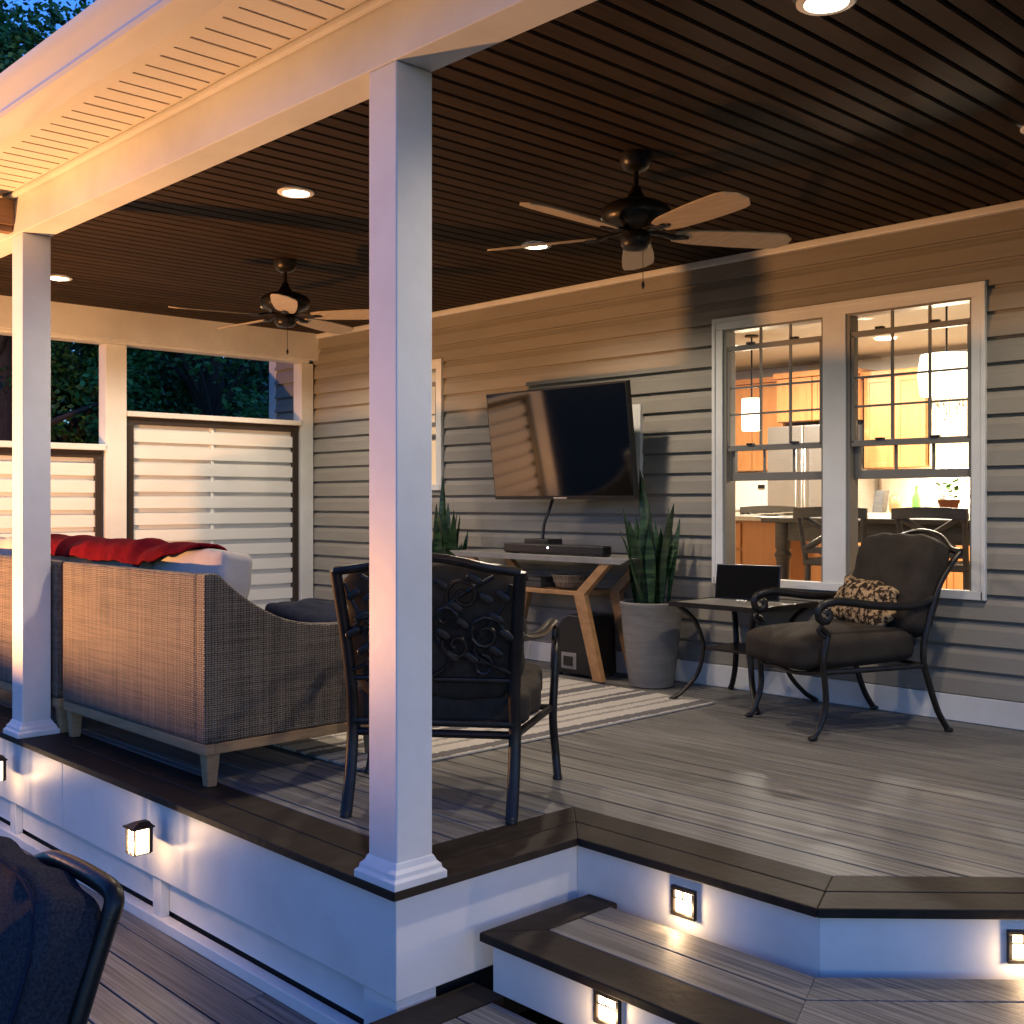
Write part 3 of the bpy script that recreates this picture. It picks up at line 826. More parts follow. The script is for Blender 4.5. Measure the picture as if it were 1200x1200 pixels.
post(-2.690, 2.102, 'white square porch post at the front deck corner')
post(-5.603, 2.102, 'white square porch post at the left, behind it a wicker sofa')

# ------------------------------------------------------------------ privacy screens on the far left side
XP = -8.56
def screen(y0, y1, z0, z1, label, bead=None):
    t = thing('privacy_screen', (XP, (y0 + y1) / 2, z0), label=label, cat='privacy screen', group='louvered privacy screens at the porch end')
    m = MB(); fw = .055
    m.box(XP - .02, XP + .035, y0, y1, z1 - fw, z1); m.box(XP - .02, XP + .035, y0, y1, z0, z0 + fw)
    m.box(XP - .02, XP + .034, y0, y0 + fw, z0 + fw, z1 - fw); m.box(XP - .02, XP + .034, y1 - fw, y1, z0 + fw, z1 - fw)
    m.build('frame', 'screen_frame', t, bevel=.003, world=True)
    m = MB(); z = z1 - fw - .045
    while z > z0 + fw + .02:
        # boards overlap in two planes so narrow shadow bands show between them
        a = z; b = max(z - .092, z0 + fw)
        m.prism([(XP + .010, y0 + fw, b), (XP + .022, y0 + fw, b), (XP + .022, y0 + fw, a), (XP + .010, y0 + fw, a)], (0, y1 - y0 - 2 * fw, 0))
        z -= .1325
    m.build('louver', 'louver', t, world=True)
    m = MB(); m.box(XP - .016, XP - .004, y0 + fw, y1 - fw, z0 + fw, z1 - fw); m.build('back_board', 'louver', t, world=True)
    if bead:
        m = MB(); m.box(XP - .003, XP + .014, bead - .014, bead + .014, z0 + fw, z1 - fw); m.build('center_stile', 'louver', t, world=True)
screen(3.94, 5.52, .06, 1.80, 'tall louvered privacy screen next to the house wall', bead=4.69)
screen(2.25, 3.74, .06, 1.525, 'lower louvered privacy screen behind the red throw')
wf = thing('end_wall_frame', (XP, 3.9, 0), label='white post and rail frame holding the louvered screens', cat='frame')
m = MB()
m.box(XP - .07, XP + .06, 3.755, 3.925, 0, 2.359); m.box(XP - .07, XP + .06, 5.535, 5.66, 0, 2.359)
m.box(XP - .07, XP + .06, 2.06, 2.235, 0, 2.359); m.build('post', 'white', wf, bevel=.004, world=True)
m = MB(); m.box(XP - .06, XP + .075, 3.927, 5.533, 1.803, 1.845); m.box(XP - .06, XP + .075, 2.237, 3.753, 1.528, 1.575)
m.box(XP - .05, XP + .05, 3.927, 5.533, 0, .058); m.box(XP - .05, XP + .05, 2.237, 3.753, 0, .058)
m.build('rail', 'white', wf, bevel=.004, world=True)

# ------------------------------------------------------------------ recessed lights
def downlight(x, y, label):
    t = thing('recessed_light', (x, y, ZC), label=label, cat='ceiling light', group='round recessed lights in the plank ceiling')
    m = MB(); n = 32; vs = []; fs = []
    pf = [(.088, -.001), (.088, -.006), (.082, -.010), (.066, -.010), (.062, -.006), (.058, -.0015)]
    for (r_, z_) in pf:
        for j in range(n): vs.append((r_ * math.cos(2 * PI * j / n), r_ * math.sin(2 * PI * j / n), z_))
    for i in range(len(pf) - 1):
        for j in range(n): fs.append((i * n + (j + 1) % n, i * n + j, (i + 1) * n + j, (i + 1) * n + (j + 1) % n))
    m.add(vs, fs); m.build('trim_ring', 'white', t, smooth=True)
    m = MB(); m.lathe([(.061, -.0058), (.061, -.003)], (0, 0, 0), 28); m.build('lens', 'down_lens', t)
    l = bpy.data.lights.new('downlight_lamp', 'SPOT'); l.energy = P_DOWN; l.color = (1, .82, .62); l.spot_size = R(150); l.spot_blend = .6; l.shadow_soft_size = .05
    o = bpy.data.objects.new('downlight_lamp', l); col.objects.link(o); o.parent = t; o.location = (0, 0, -.03)
    return t
LX = (-1.78, -4.64, -7.50); LY = (2.99, 4.62)
names = {(0, 0): 'round recessed light at the top right edge of the ceiling', (0, 1): 'round recessed light cut by the right picture edge, near the wall',
         (1, 0): 'round recessed light between the front post and the far fan', (1, 1): 'round recessed light left of the nearer fan',
         (2, 0): 'round recessed light beside the left porch post', (2, 1): 'round recessed light above the tall privacy screen'}
for i, x in enumerate(LX):
    for j, y in enumerate(LY): downlight(x, y, names[(i, j)])

# ------------------------------------------------------------------ ceiling fans
def fan(x, y, th0, label):
    t = thing('ceiling_fan', (x, y, ZC), label=label, cat='ceiling fan', group='five-blade ceiling fans under the porch')
    m = MB(); m.lathe([(.03, -.075), (.055, -.06), (.07, -.035), (.072, -.001)], (0, 0, 0), 24); m.build('canopy', 'bronze', t, smooth=True)
    m = MB(); m.tube([(0, 0, -.07), (0, 0, -.17)], .012, 12); m.lathe([(.05, -.20), (.03, -.17), (.018, -.14)], (0, 0, 0), 18); m.build('downrod', 'bronze', t, smooth=True)
    m = MB(); m.lathe([(.03, -.335), (.075, -.33), (.10, -.315), (.135, -.30), (.150, -.275), (.150, -.245), (.135, -.225), (.09, -.205), (.045, -.195), (.02, -.19)], (0, 0, 0), 32)
    m.build('motor_housing', 'bronze', t, smooth=40)
    m = MB(); m.lathe([(.012, -.415), (.05, -.408), (.065, -.39), (.065, -.355), (.055, -.336)], (0, 0, 0), 24); m.build('switch_cup', 'bronze', t, smooth=40)
    zb = -.345
    for k in range(5):
        a = R(th0 + 72 * k)
        rot = Matrix.Rotation(a, 3, 'Z') @ Matrix.Rotation(R(-12), 3, 'X')
        m = MB()
        out = []
        r0, r1 = .17, .70
        N_ = 14
        for i in range(N_ + 1):
            u = i / N_
            wv = .055 + .022 * math.sin(u * PI * .72)
            if u > .86: wv *= math.sqrt(max(0, 1 - ((u - .86) / .145) ** 2)) * .85 + .15
            if u < .1: wv *= .75 + 2.5 * u
            out.append((r0 + (r1 - r0) * u, wv))
        poly = [(r_, w_, 0) for r_, w_ in out] + [(r_, -w_, 0) for r_, w_ in reversed(out)]
        m.prism([rot @ Vector(p) + Vector((0, 0, zb - .003)) for p in poly], Vector((0, 0, .006)))
        bl = m.build('blade', 'blade', t)
        m = MB()
        pts = [rot @ Vector(p) + Vector((0, 0, zb)) for p in ((.06, 0, .012), (.12, 0, .008), (.17, 0, -.006), (.235, 0, -.007))]
        m.tube(pts, [.016, .013, .02, .008], 8, flat=.5, up=rot @ Vector((0, 1, 0)))
        m.lathe([(.026, -.009), (.026, -.004)], tuple(rot @ Vector((.20, 0, 0)) + Vector((0, 0, zb))), 12)
        m.build('blade_arm', 'bronze', bl, smooth=True)
    m = MB(); m.tube([(.055, -.02, -.40), (.056, -.02, -.56)], .0016, 5); m.lathe([(.002, -.59), (.008, -.575), (.007, -.565), (.002, -.555)], (.056, -.02, 0), 10)
    m.build('pull_chain', 'bronze', t, smooth=True)
    return t
fan(-3.13, 3.72, 57, 'nearer bronze ceiling fan with tan blades above the console')
fan(-6.00, 3.79, 39, 'farther bronze ceiling fan with tan blades by the end wall')

# ================================================================== FURNITURE
# rug
m = MB(); m.box(-6.95, -3.775, 2.80, 5.165, 0.001, .012)
tag(m.build('area_rug', 'rug', bevel=.004), 'cream and grey striped woven rug under the wicker sofa and metal chair', 'rug')

# --- wicker sofa
def wood_leg(x, y, z1=.135, w0=.030, w1=.020):
    m = MB(); vs = []
    for (w_, z_) in ((w1, .001), (w0, z1)): vs += [(x - w_, y - w_, z_), (x + w_, y - w_, z_), (x + w_, y + w_, z_), (x - w_, y + w_, z_)]
    return m.add(vs, [(3, 2, 1, 0), (4, 5, 6, 7), (0, 1, 5, 4), (1, 2, 6, 5), (2, 3, 7, 6), (3, 0, 4, 7)])
def arm_profile(ya, yb):
    pts = [(ya, .845), (ya + .06, .843), (ya + .11, .80), (ya + .18, .745), (ya + .27, .690), (ya + .37, .645), (ya + .50, .616), (ya + .66, .606), (ya + .80, .608), (yb, .60)]
    return pts
def sofa(x0, x1, y0, y1, label, right_arm=True, left_arm=False, ncush=2, seed=1):
    t = thing('wicker_sofa', ((x0 + x1) / 2, y0, 0), label=label, cat='sofa', group='wicker sofa sections on the rug')
    m = MB()
    m.box(x0 + (.0702 if left_arm else 0), x1 - (.0702 if right_arm else 0), y0, y0 + .05, .175, .842)
    m.box(x0 + .01, x1 - .01, y0 + .05, y1 - .02, .175, .31)
    m.build('backrest', 'wicker', t, bevel=.012, world=True)
    for on, xa in ((right_arm, x1), (left_arm, x0 + .07)):
        if not on: continue
        m = MB(); pf = arm_profile(y0, y1)
        pf = [(p.x, p.y) for p in smooth_path([(a, b, 0) for a, b in pf], 4)]
        poly = [(xa, y0, .176)] + [(xa, a, b) for a, b in pf] + [(xa, y1, .176)]
        m.prism(poly, (-.07, 0, 0)); m.build('armrest', 'wicker', t, bevel=.008, world=True)
    m = MB()
    m.box(x0, x1, y0 + .004, y0 + .05, .130, .174); m.box(x0, x1, y1 - .05, y1, .130, .174)
    m.box(x0 + .002, x0 + .05, y0 + .05, y1 - .05, .131, .1735); m.box(x1 - .05, x1 - .002, y0 + .05, y1 - .05, .131, .1735)
    m.build('base_frame', 'teak', t, bevel=.004, world=True)
    for lx in (x0 + .04, x1 - .04):
        for ly in (y0 + .045, y1 - .045): wood_leg(lx, ly).build('leg', 'teak', t, bevel=.003, world=True)
    cx0 = x0 + (.08 if left_arm else .01); cx1 = x1 - (.08 if right_arm else .01)
    cw = (cx1 - cx0) / ncush
    for i in range(ncush):
        c = cx0 + cw * (i + .5)
        m = MB(); m.cushion((c, (y0 + .25 + y1) / 2 + .02, .395), (cw - .012, y1 - y0 - .26, .16), p=7, puff=.22, seed=seed + i); m.build('seat_cushion', 'grey_cloth', t, smooth=60, world=True)
        m = MB(); rot = Matrix.Rotation(R(90 - 9), 3, 'X')
        m.cushion((c, y0 + .175, .675), (cw - .015, .50, .19), rot, p=9, puff=.22, wr=.02, seed=seed + 9 + i); m.build('back_cushion', 'grey_cloth', t, smooth=60, world=True)
    return t
sofa(-5.42, -4.03, 2.178, 3.06, 'grey wicker sofa section with curved arm nearest the front post', seed=1)
sofa(-7.25, -5.475, 2.178, 3.06, 'wicker sofa section mostly hidden behind the left porch post', right_arm=False, left_arm=True, seed=5)

# throw over the cushions
m = MB()
nx, ny = 44, 14
path = smooth_path([(2.46, .70, 0), (2.45, .85, 0), (2.42, .925, 0), (2.34, .938, 0), (2.275, .922, 0), (2.246, .89, 0), (2.236, .853, 0)], 3)
rnd = random.Random(4)
vs = []; fs = []
for i in range(nx + 1):
    x = -6.05 + 1.76 * i / nx - (.10 * 0)
    cut = 1.0 if i < nx - 8 else 1 - (i - nx + 8) / 8 * .50
    for j, p in enumerate(path):
        u = j / (len(path) - 1)
        k = min(1.0, u) * cut
        q = path[min(int(k * (len(path) - 1)), len(path) - 1)]
        q2 = path[min(int(k * (len(path) - 1)) + 1, len(path) - 1)]; fr_ = k * (len(path) - 1) - int(k * (len(path) - 1))
        yy_ = q.x + (q2.x - q.x) * fr_; zz_ = q.y + (q2.y - q.y) * fr_
        wv = .006 * math.sin(x * 17 + u * 5) + .004 * math.sin(x * 41 + 1.3 - 4 * u) + .005 * math.sin(x * 7 + u * 9)
        dip = -.018 * math.exp(-((x + 4.74) / .06) ** 2) + .0
        vs.append((x + .03 * math.sin(u * 6), yy_ - wv * .8, zz_ + .008 + wv + dip))
n_ = len(path)
for i in range(nx):
    for j in range(n_ - 1): fs.append((i * n_ + j, (i + 1) * n_ + j, (i + 1) * n_ + j + 1, i * n_ + j + 1))
m.add(vs, fs)
o = m.build('throw_blanket', 'red', smooth=True); md = o.modifiers.new('thick', 'SOLIDIFY'); md.thickness = .012; md.offset = 0
tag(o, 'crumpled red fleece throw draped over the sofa back cushions', 'blanket')
rot = Matrix.Rotation(R(14), 3, 'Z') @ Matrix.Rotation(R(12), 3, 'Y')
m = MB(); m.cushion((-4.30, 2.92, .590), (.46, .36, .13), rot, p=4.5, puff=.45, wr=.03, seed=31)
tag(m.build('throw_pillow', 'navy', smooth=60), 'dark navy pillow lying on the sofa seat by its arm', 'pillow')

# --- cast metal armchair seen from behind
t = thing('patio_armchair', (-3.516, 3.073, 0), R(-141.8), 'dark metal armchair with scrollwork back behind the front post', 'chair', 'cast metal armchairs on the upper deck')
def path_y(pts, x): return [(x, a, b) for a, b in pts]
BKP = [(.67, .012), (.615, .15), (.585, .30), (.60, .45), (.635, .65), (.690, .885)]
for s_ in (-1, 1):
    m = MB(); pts = smooth_path([(s_ * (.30 + (.035 if b > .5 else 0) * (b - .5) / .4), a, b) for a, b in BKP], 5)
    m.tube(pts, .0225, 8, flat=.75, up=(1, 0, 0)); m.lathe([(.022, 0), (.022, .012), (.014, .02)], (s_ * .30, .67, .001), 10); m.build('rear_leg', 'bronze', t, smooth=True)
    m = MB(); pts = smooth_path([(s_ * .395, .015, .012), (s_ * .385, -.005, .10), (s_ * .375, .005, .25), (s_ * .38, -.005, .40), (s_ * .38, -.02, .50), (s_ * .38, -.05, .56), (s_ * .38, -.025, .615), (s_ * .38, .03, .64)], 5)
    m.tube(pts, [.017] * len(pts), 8); m.lathe([(.02, 0), (.02, .012), (.014, .02)], (s_ * .395, .015, .001), 10); m.build('front_leg', 'bronze', t, smooth=True)
    m = MB(); pts = smooth_path([(s_ * .38, .0, .632), (s_ * .378, .10, .648), (s_ * .36, .30, .625), (s_ * .325, .50, .635), (s_ * .315, .635, .665)], 5)
    m.tube(pts, .015, 8, flat=1.5)
    sc = [(s_ * .38, -.02 + .028 * math.cos(a), .585 + .028 * math.sin(a)) for a in [R(60 - 40 * k) for k in range(8)]]
    m.tube(sc, .009, 6); m.build('armrest', 'bronze', t, smooth=True)
m = MB(); pts = smooth_path([(-.335, .690, .882), (-.22, .70, .900), (0, .705, .935), (.22, .70, .900), (.335, .690, .882)], 6)
m.tube(pts, .017, 8); m.tube([(-.30, .588, .33), (.30, .588, .33)], .014, 8); m.tube([(-.31, .605, .49), (.31, .605, .49)], .010, 8)
def yb(z): return .585 + (z - .30) * .18
def spiral(cx_, cz, r_, turns, a0, sgn):
    out = []
    n = int(10 * turns)
    for i in range(n + 1):
        u = i / n; a = a0 + sgn * u * turns * 2 * PI; q = r_ * (1 - .82 * u)
        x_ = cx_ + q * math.cos(a); z_ = cz + q * math.sin(a)
        out.append((x_, yb(z_) + .004, z_))
    return out
for s_ in (-1, 1):
    for (cx_, cz, r_, tr, a0, sg) in ((.13, .80, .065, 1.4, 200, -1), (.205, .66, .07, 1.5, 20, 1), (.10, .62, .055, 1.3, 160, 1), (.19, .545, .045, 1.2, 90, -1), (.06, .72, .05, 1.2, 300, 1)):
        m.tube(spiral(s_ * cx_, cz, r_, tr, R(a0) if s_ > 0 else PI - R(a0), sg * s_), .008, 6)
    m.tube(smooth_path([(0, yb(.50), .50), (s_ * .07, yb(.56), .56), (s_ * .02, yb(.68), .68), (s_ * .09, yb(.78), .78), (s_ * .24, yb(.87), .868)], 5), .008, 6)
    m.tube(smooth_path([(s_ * .29, yb(.52), .52), (s_ * .16, yb(.60), .60), (s_ * .26, yb(.74), .74), (s_ * .30, yb(.84), .84)], 5), .007, 6)
    for (lx, lz) in ((.245, .72), (.12, .70), (.17, .86), (.05, .84), (.24, .60), (.27, .80), (.08, .58), (.15, .575), (.05, .66), (.21, .79), (.28, .66), (.10, .76)):
        c = Vector((s_ * lx, yb(lz) + .006, lz)); m.cushion(c, (.062, .010, .03), Matrix.Rotation(R(35 * s_), 3, 'Y'), p=2.4, puff=0, n=4, wr=0)
m.build('scroll_back', 'bronze', t, smooth=True)
m = MB(); m.tube([(-.37, .0, .29), (.37, .0, .29)], .013); m.tube([(-.30, .58, .29), (.30, .58, .29)], .015)
for s_ in (-1, 1): m.tube([(s_ * .37, 0, .29), (s_ * .30, .58, .29)], .014)
m.tube([(-.33, 0, .285), (.30, .58, .285)], .006); m.build('seat_frame', 'bronze', t, smooth=True)
m = MB(); m.cushion((0, .245, .385), (.69, .62, .17), Matrix.Rotation(R(-3), 3, 'X'), p=7, puff=.25, wr=.02, seed=41); m.build('seat_cushion', 'chair_cloth', t, smooth=60)
m = MB(); rot = Matrix.Rotation(R(90 - 9), 3, 'X'); m.cushion((0, .565, .665), (.655, .50, .13), rot, p=6, puff=.25, wr=.02, seed=42); m.build('back_cushion', 'chair_cloth', t, smooth=60)

# --- deep seat lounge chair by the window
t = thing('patio_armchair', (-3.13, 4.873, 0), R(-27.3), 'deep dark metal armchair with brown cushions under the kitchen window', 'chair', 'cast metal armchairs on the upper deck')
hx = .31
for s_ in (-1, 1):
    x = s_ * hx
    m = MB(); pts = smooth_path([(x, -.03, .016), (x, .005, .07), (x, .035, .17), (x, .028, .30), (x, .02, .38), (x, .035, .45), (x, .045, .50), (x, .01, .53)], 5)
    m.tube(pts, .0155, 8); m.cushion((x, -.035, .012), (.034, .05, .024), None, p=2.2, puff=0, n=5, wr=0); m.build('front_leg', 'bronze', t, smooth=True)
    m = MB(); pts = smooth_path([(x, .715, .014), (x, .66, .10), (x, .615, .22), (x, .575, .36), (x, .59, .50), (x, .655, .70), (x, .73, .82), (x, .79, .885)], 5)
    m.tube(pts, .016, 8); m.cushion((x, .72, .012), (.034, .05, .024), None, p=2.2, puff=0, n=5, wr=0); m.build('rear_leg', 'bronze', t, smooth=True)
    m = MB()
    sc = [(x, .035 + (.055 - .0048 * k) * math.cos(a), .595 + (.055 - .0048 * k) * math.sin(a)) for k, a in enumerate([R(80 + 42 * k) for k in range(11)])]
    pts = smooth_path([(x, .65, .66), (x, .52, .625), (x, .34, .628), (x, .18, .648), (x, .09, .658)], 5)[:-1] + [Vector(p) for p in sc]
    m.tube(pts, .0145, 8, flat=1.4, up=(1, 0, 0))
    m.tube(smooth_path([(x, .01, .545), (x, -.005, .52), (x, .03, .49), (x, .05, .50)], 4), .010, 6)
    m.build('armrest', 'bronze', t, smooth=True)
m = MB(); pts = smooth_path([(-hx, .79, .885), (-hx * .8, .775, .895), (-hx * .45, .795, .955), (0, .80, .975), (hx * .45, .795, .955), (hx * .8, .775, .895), (hx, .79, .885)], 6)
m.tube(pts, .016, 8, flat=1.3); m.tube(smooth_path([(-hx * .95, .72, .82), (0, .775, .90), (hx * .95, .72, .82)], 8), .010, 6)
for k in range(-3, 4): m.tube(smooth_path([(k * .075, .585, .42), (k * .078, .64, .64), (k * .085, .755, .875)], 4), .006, 6)
m.build('back_frame', 'bronze', t, smooth=True)
m = MB(); m.tube([(-hx, .02, .32), (hx, .02, .32)], .012); m.tube([(-hx, .58, .33), (hx, .58, .33)], .012)
for s_ in (-1, 1): m.tube([(s_ * hx, .02, .32), (s_ * hx, .58, .33)], .014)
m.tube(smooth_path([(-hx, .02, .32), (-.15, -.03, .30), (0, -.04, .31), (.15, -.03, .30), (hx, .02, .32)], 5), .010, 6)
m.build('seat_frame', 'bronze', t, smooth=True)
m = MB(); m.cushion((0, .235, .415), (.605, .70, .20), Matrix.Rotation(R(3), 3, 'X'), p=5, puff=.22, wr=.012, seed=51); m.build('seat_cushion', 'lounge_cloth', t, smooth=60)
m = MB(); m.cushion((0, .625, .70), (.625, .53, .21), Matrix.Rotation(R(90 - 19), 3, 'X'), p=5.4, puff=.26, wr=.02, seed=52); m.build('back_cushion', 'lounge_cloth', t, smooth=60)
rot = Matrix.Rotation(R(10), 3, 'Z') @ Matrix.Rotation(R(90 - 25), 3, 'X') @ Matrix.Rotation(R(-6), 3, 'Z')
m = MB(); m.cushion((.02, .44, .615), (.42, .24, .12), rot, p=4, puff=.6, wr=.03, seed=53)
m.v = [tuple(Matrix.Rotation(R(-27.3), 3, 'Z') @ Vector(p) + Vector((-3.13, 4.873, 0))) for p in m.v]
tag(m.build('lumbar_pillow', 'pattern', smooth=60), 'small brown and gold scroll-print pillow on the cushioned armchair', 'pillow')

# --- side table
t = thing('side_table', (-3.72, 5.36, 0), 0, 'square dark metal side table between planter and armchair', 'table')
m = MB(); m.box(-.285, .285, -.285, .285, .545, .562); m.build('tabletop', 'slate', t, bevel=.005)
m = MB()
for a, b, c, d in ((-.30, .30, -.30, -.286), (-.30, .30, .286, .30), (-.30, -.286, -.286, .286), (.286, .30, -.286, .286)): m.box(a, b, c, d, .538, .566)
m.build('rim', 'bronze', t, bevel=.003)
for sx in (-1, 1):
    for sy in (-1, 1):
        m = MB(); pts = smooth_path([(sx * .26, sy * .26, .54), (sx * .20, sy * .20, .47), (sx * .165, sy * .165, .36), (sx * .16, sy * .16, .27), (sx * .185, sy * .185, .15), (sx * .245, sy * .245, .05), (sx * .285, sy * .285, .014)], 5)
        m.tube(pts, .013, 8, flat=1.3); m.lathe([(.016, 0), (.02, .008), (.014, .02)], (sx * .285, sy * .285, .001), 10); m.build('leg', 'bronze', t, smooth=True)
m = MB(); m.box(-.165, .165, -.165, .165, .292, .306); m.build('shelf', 'bronze', t, bevel=.004)
# tablet standing on it
t = thing('flat_screen_tablet', (-3.74, 5.42, .566), 0, 'black flat rectangular screen standing on the side table', 'screen')
rot = Matrix.Rotation(R(-10), 3, 'X'); rz = Matrix.Rotation(R(12), 3, 'Z')
m = MB(); m.box(-.195, .195, -.006, .006, 0.003, .205, rz @ rot, (0, 0, 0)); m.build('case', 'black', t, bevel=.004)
m = MB(); m.box(-.187, .187, -.0085, -.0068, .010, .197, rz @ rot, (0, 0, 0)); m.build('screen', 'matte_screen', t)
m = MB(); m.box(-.06, .06, -.004, .004, 0.002, .15, rz @ Matrix.Rotation(R(20), 3, 'X'), (0, 0, 0)); m.v = [(p[0], p[1] + .11, p[2]) for p in m.v]; m.build('stand', 'black', t)

# --- planters
def planter(x, y, label, seed, tall):
    t = thing('snake_plant', (x, y, 0), 0, label, 'plant', 'snake plants in grey planters beside the console')
    m = MB(); m.lathe([(.12, .001), (.135, .006), (.150, .10), (.178, .36), (.190, .485), (.196, .50), (.196, .515), (.186, .52), (.178, .515), (.172, .46), (.01, .455)], (0, 0, 0), 48); m.build('pot', 'pot', t, smooth=50)
    m = MB(); m.lathe([(.172, .462), (.10, .475), (.01, .478)], (0, 0, 0), 24); m.build('soil', 'soil', t, smooth=True)
    rnd = random.Random(seed)
    for k in range(30):
        a = rnd.uniform(0, 2 * PI); r0 = rnd.uniform(.01, .11)
        h = rnd.uniform(.30, .62) if k > 3 else rnd.uniform(.58, .70)
        if k == 0: h = tall; a = 2.6; r0 = .04
        lean = rnd.choice((.04, .08, .12, .22)) * rnd.uniform(.6, 1.1) * (r0 / .11 + .2) * (h / .5)
        wd = rnd.uniform(.029, .042); tw = rnd.uniform(-1.2, 1.2); bend = rnd.uniform(-.02, .02); a2 = a + rnd.uniform(-.8, .8)
        m = MB(); vs = []; fs = []; n = 9
        for i in range(n + 1):
            u = i / n
            c = Vector((math.cos(a) * r0 + math.cos(a2) * lean * u ** 1.6, math.sin(a) * r0 + math.sin(a2) * lean * u ** 1.6 + bend * math.sin(u * PI * 1.3), .47 + h * u))
            ww = wd * (.62 + .75 * u) if u < .5 else wd * (.995) * (1 - ((u - .5) / .5) ** 2.2)
            ww = max(ww, .001)
            d = a2 + PI / 2 + tw * (u - .3)
            s_ = Vector((math.cos(d), math.sin(d), 0)); nrm = Vector((math.cos(d - PI / 2), math.sin(d - PI / 2), 0))
            th = .004
            vs += [c - s_ * ww + nrm * .35 * ww, c - nrm * th * 0, c + s_ * ww + nrm * .35 * ww, c - nrm * (th + .1 * ww)]
        for i in range(n):
            for j in range(4): fs.append((i * 4 + j, i * 4 + (j + 1) % 4, (i + 1) * 4 + (j + 1) % 4, (i + 1) * 4 + j))
        fs += [(3, 2, 1, 0), (n * 4, n * 4 + 1, n * 4 + 2, n * 4 + 3)]
        m.add(vs, fs); m.build('leaf', 'snake', t, smooth=60)
    return t
planter(-4.42, 5.40, 'snake plant in grey planter right of the console by the window', 11, .87)
planter(-6.345, 5.37, 'snake plant left of the console, half hidden by the front post', 23, .86)

# --- console table
t = thing('console_table', (-5.27, 5.40, 0), 0, 'console with grey top and angled acacia legs under the television', 'table')
m = MB(); m.prism([(-6.10, 5.20, .785), (-4.42, 5.20, .785), (-4.50, 5.20, .745), (-6.02, 5.20, .745)], (0, .42, 0)); m.build('tabletop', 'slate', t, bevel=.004, world=True)
def bent(mb, sgn, y):
    xc = -5.26
    A = (xc + sgn * .63, .744); K = (xc + sgn * .40, .545); F = (xc + sgn * .56, .012)
    w_ = .045
    pa = [(A[0] - .04 * sgn, A[1]), (A[0] + .04 * sgn, A[1]), (K[0] + .055 * sgn, K[1]), (F[0] + .045 * sgn, F[1]), (F[0] - .03 * sgn, F[1]), (K[0] - .035 * sgn, K[1])]
    mb.prism([(a, y, b) for a, b in pa], (0, w_, 0))
for sg in (1, -1):
    for y in (5.205, 5.54):
        m = MB(); bent(m, sg, y); m.build('leg', 'acacia', t, bevel=.004, world=True)
m = MB(); m.box(-5.64, -4.88, 5.25, 5.58, .530, .560); m.build('shelf', 'acacia', t, bevel=.004, world=True)
# basket
t = thing('wire_basket', (-5.08, 5.38, .56), 0, 'small round woven basket on the console shelf', 'basket')
m = MB(); m.lathe([(.075, .001), (.10, .02), (.125, .085), (.128, .09), (.120, .09), (.095, .02), (.01, .012)], (0, 0, 0), 26); m.build('bowl', 'basket', t, smooth=50)
m = MB()
for z_, r_ in ((.092, .127), (.05, .113)): m.tube([(r_ * math.cos(a), r_ * math.sin(a), z_) for a in [2 * PI * k / 24 for k in range(25)]], .005, 6, cap=False)
m.build('rim', 'basket', t, smooth=True)
# small dark objects on the shelf left of the basket
m = MB(); m.box(-5.42, -5.28, 5.30, 5.48, .561, .60); m.box(-5.41, -5.29, 5.31, 5.47, .601, .625)
tag(m.build('book_stack', 'dark_wood', bevel=.003), 'two dark books stacked on the console shelf', 'books')
# soundbar
t = thing('soundbar', (-5.13, 5.28, .785), 0, 'long black soundbar on the grey console top', 'soundbar')
m = MB(); m.box(-5.58, -4.68, 5.245, 5.33, .792, .852); m.build('case', 'black', t, bevel=.008, world=True)
m = MB(); m.box(-5.57, -5.50, 5.25, 5.32, .7855, .7915); m.box(-4.76, -4.69, 5.25, 5.32, .7855, .7915); m.build('foot', 'black', t, world=True)
m = MB(); m.box(-5.165, -5.155, 5.2435, 5.2448, .825, .835); m.build('indicator_led', 'led', t, world=True)
t = thing('media_box', (-5.38, 5.42, .785), 0, 'small black media box behind the left end of the soundbar', 'media box')
m = MB(); m.box(-5.50, -5.27, 5.36, 5.50, .786, .88); m.build('case', 'black', t, bevel=.006, world=True)
m = MB(); m.tube(smooth_path([(-5.40, 5.44, .88), (-5.405, 5.46, .98), (-5.385, 5.50, 1.10), (-5.375, 5.54, 1.22), (-5.375, 5.55, 1.35)], 5), .011, 8)
m.build('cable', 'black', t, smooth=True, world=True)
# subwoofer
t = thing('subwoofer', (-4.85, 5.38, 0), 0, 'black subwoofer with square port on the floor beneath the console', 'speaker')
m = MB(); m.prism([(-5.16, 5.30, .02), (-5.16, 5.30, .26), (-5.09, 5.30, .37), (-5.03, 5.30, .40), (-4.84, 5.30, .40), (-4.82, 5.30, .02)], (0, .24, 0)); m.build('cabinet', 'black', t, bevel=.01, world=True)
m = MB(); m.box(-5.085, -4.955, 5.2945, 5.2995, .05, .155); m.box(-5.07, -4.97, 5.291, 5.2943, .065, .14); m.build('port', 'slate', t, bevel=.002, world=True)
m = MB(); m.box(-5.062, -4.978, 5.2885, 5.2908, .072, .133); m.build('port_mouth', 'black', t, world=True)
m = MB()
for x_ in (-5.13, -4.85):
    for y_ in (5.33, 5.51): m.lathe([(.018, 0), (.018, .022)], (x_, y_, .001), 10)
m.build('foot', 'black', t, world=True)

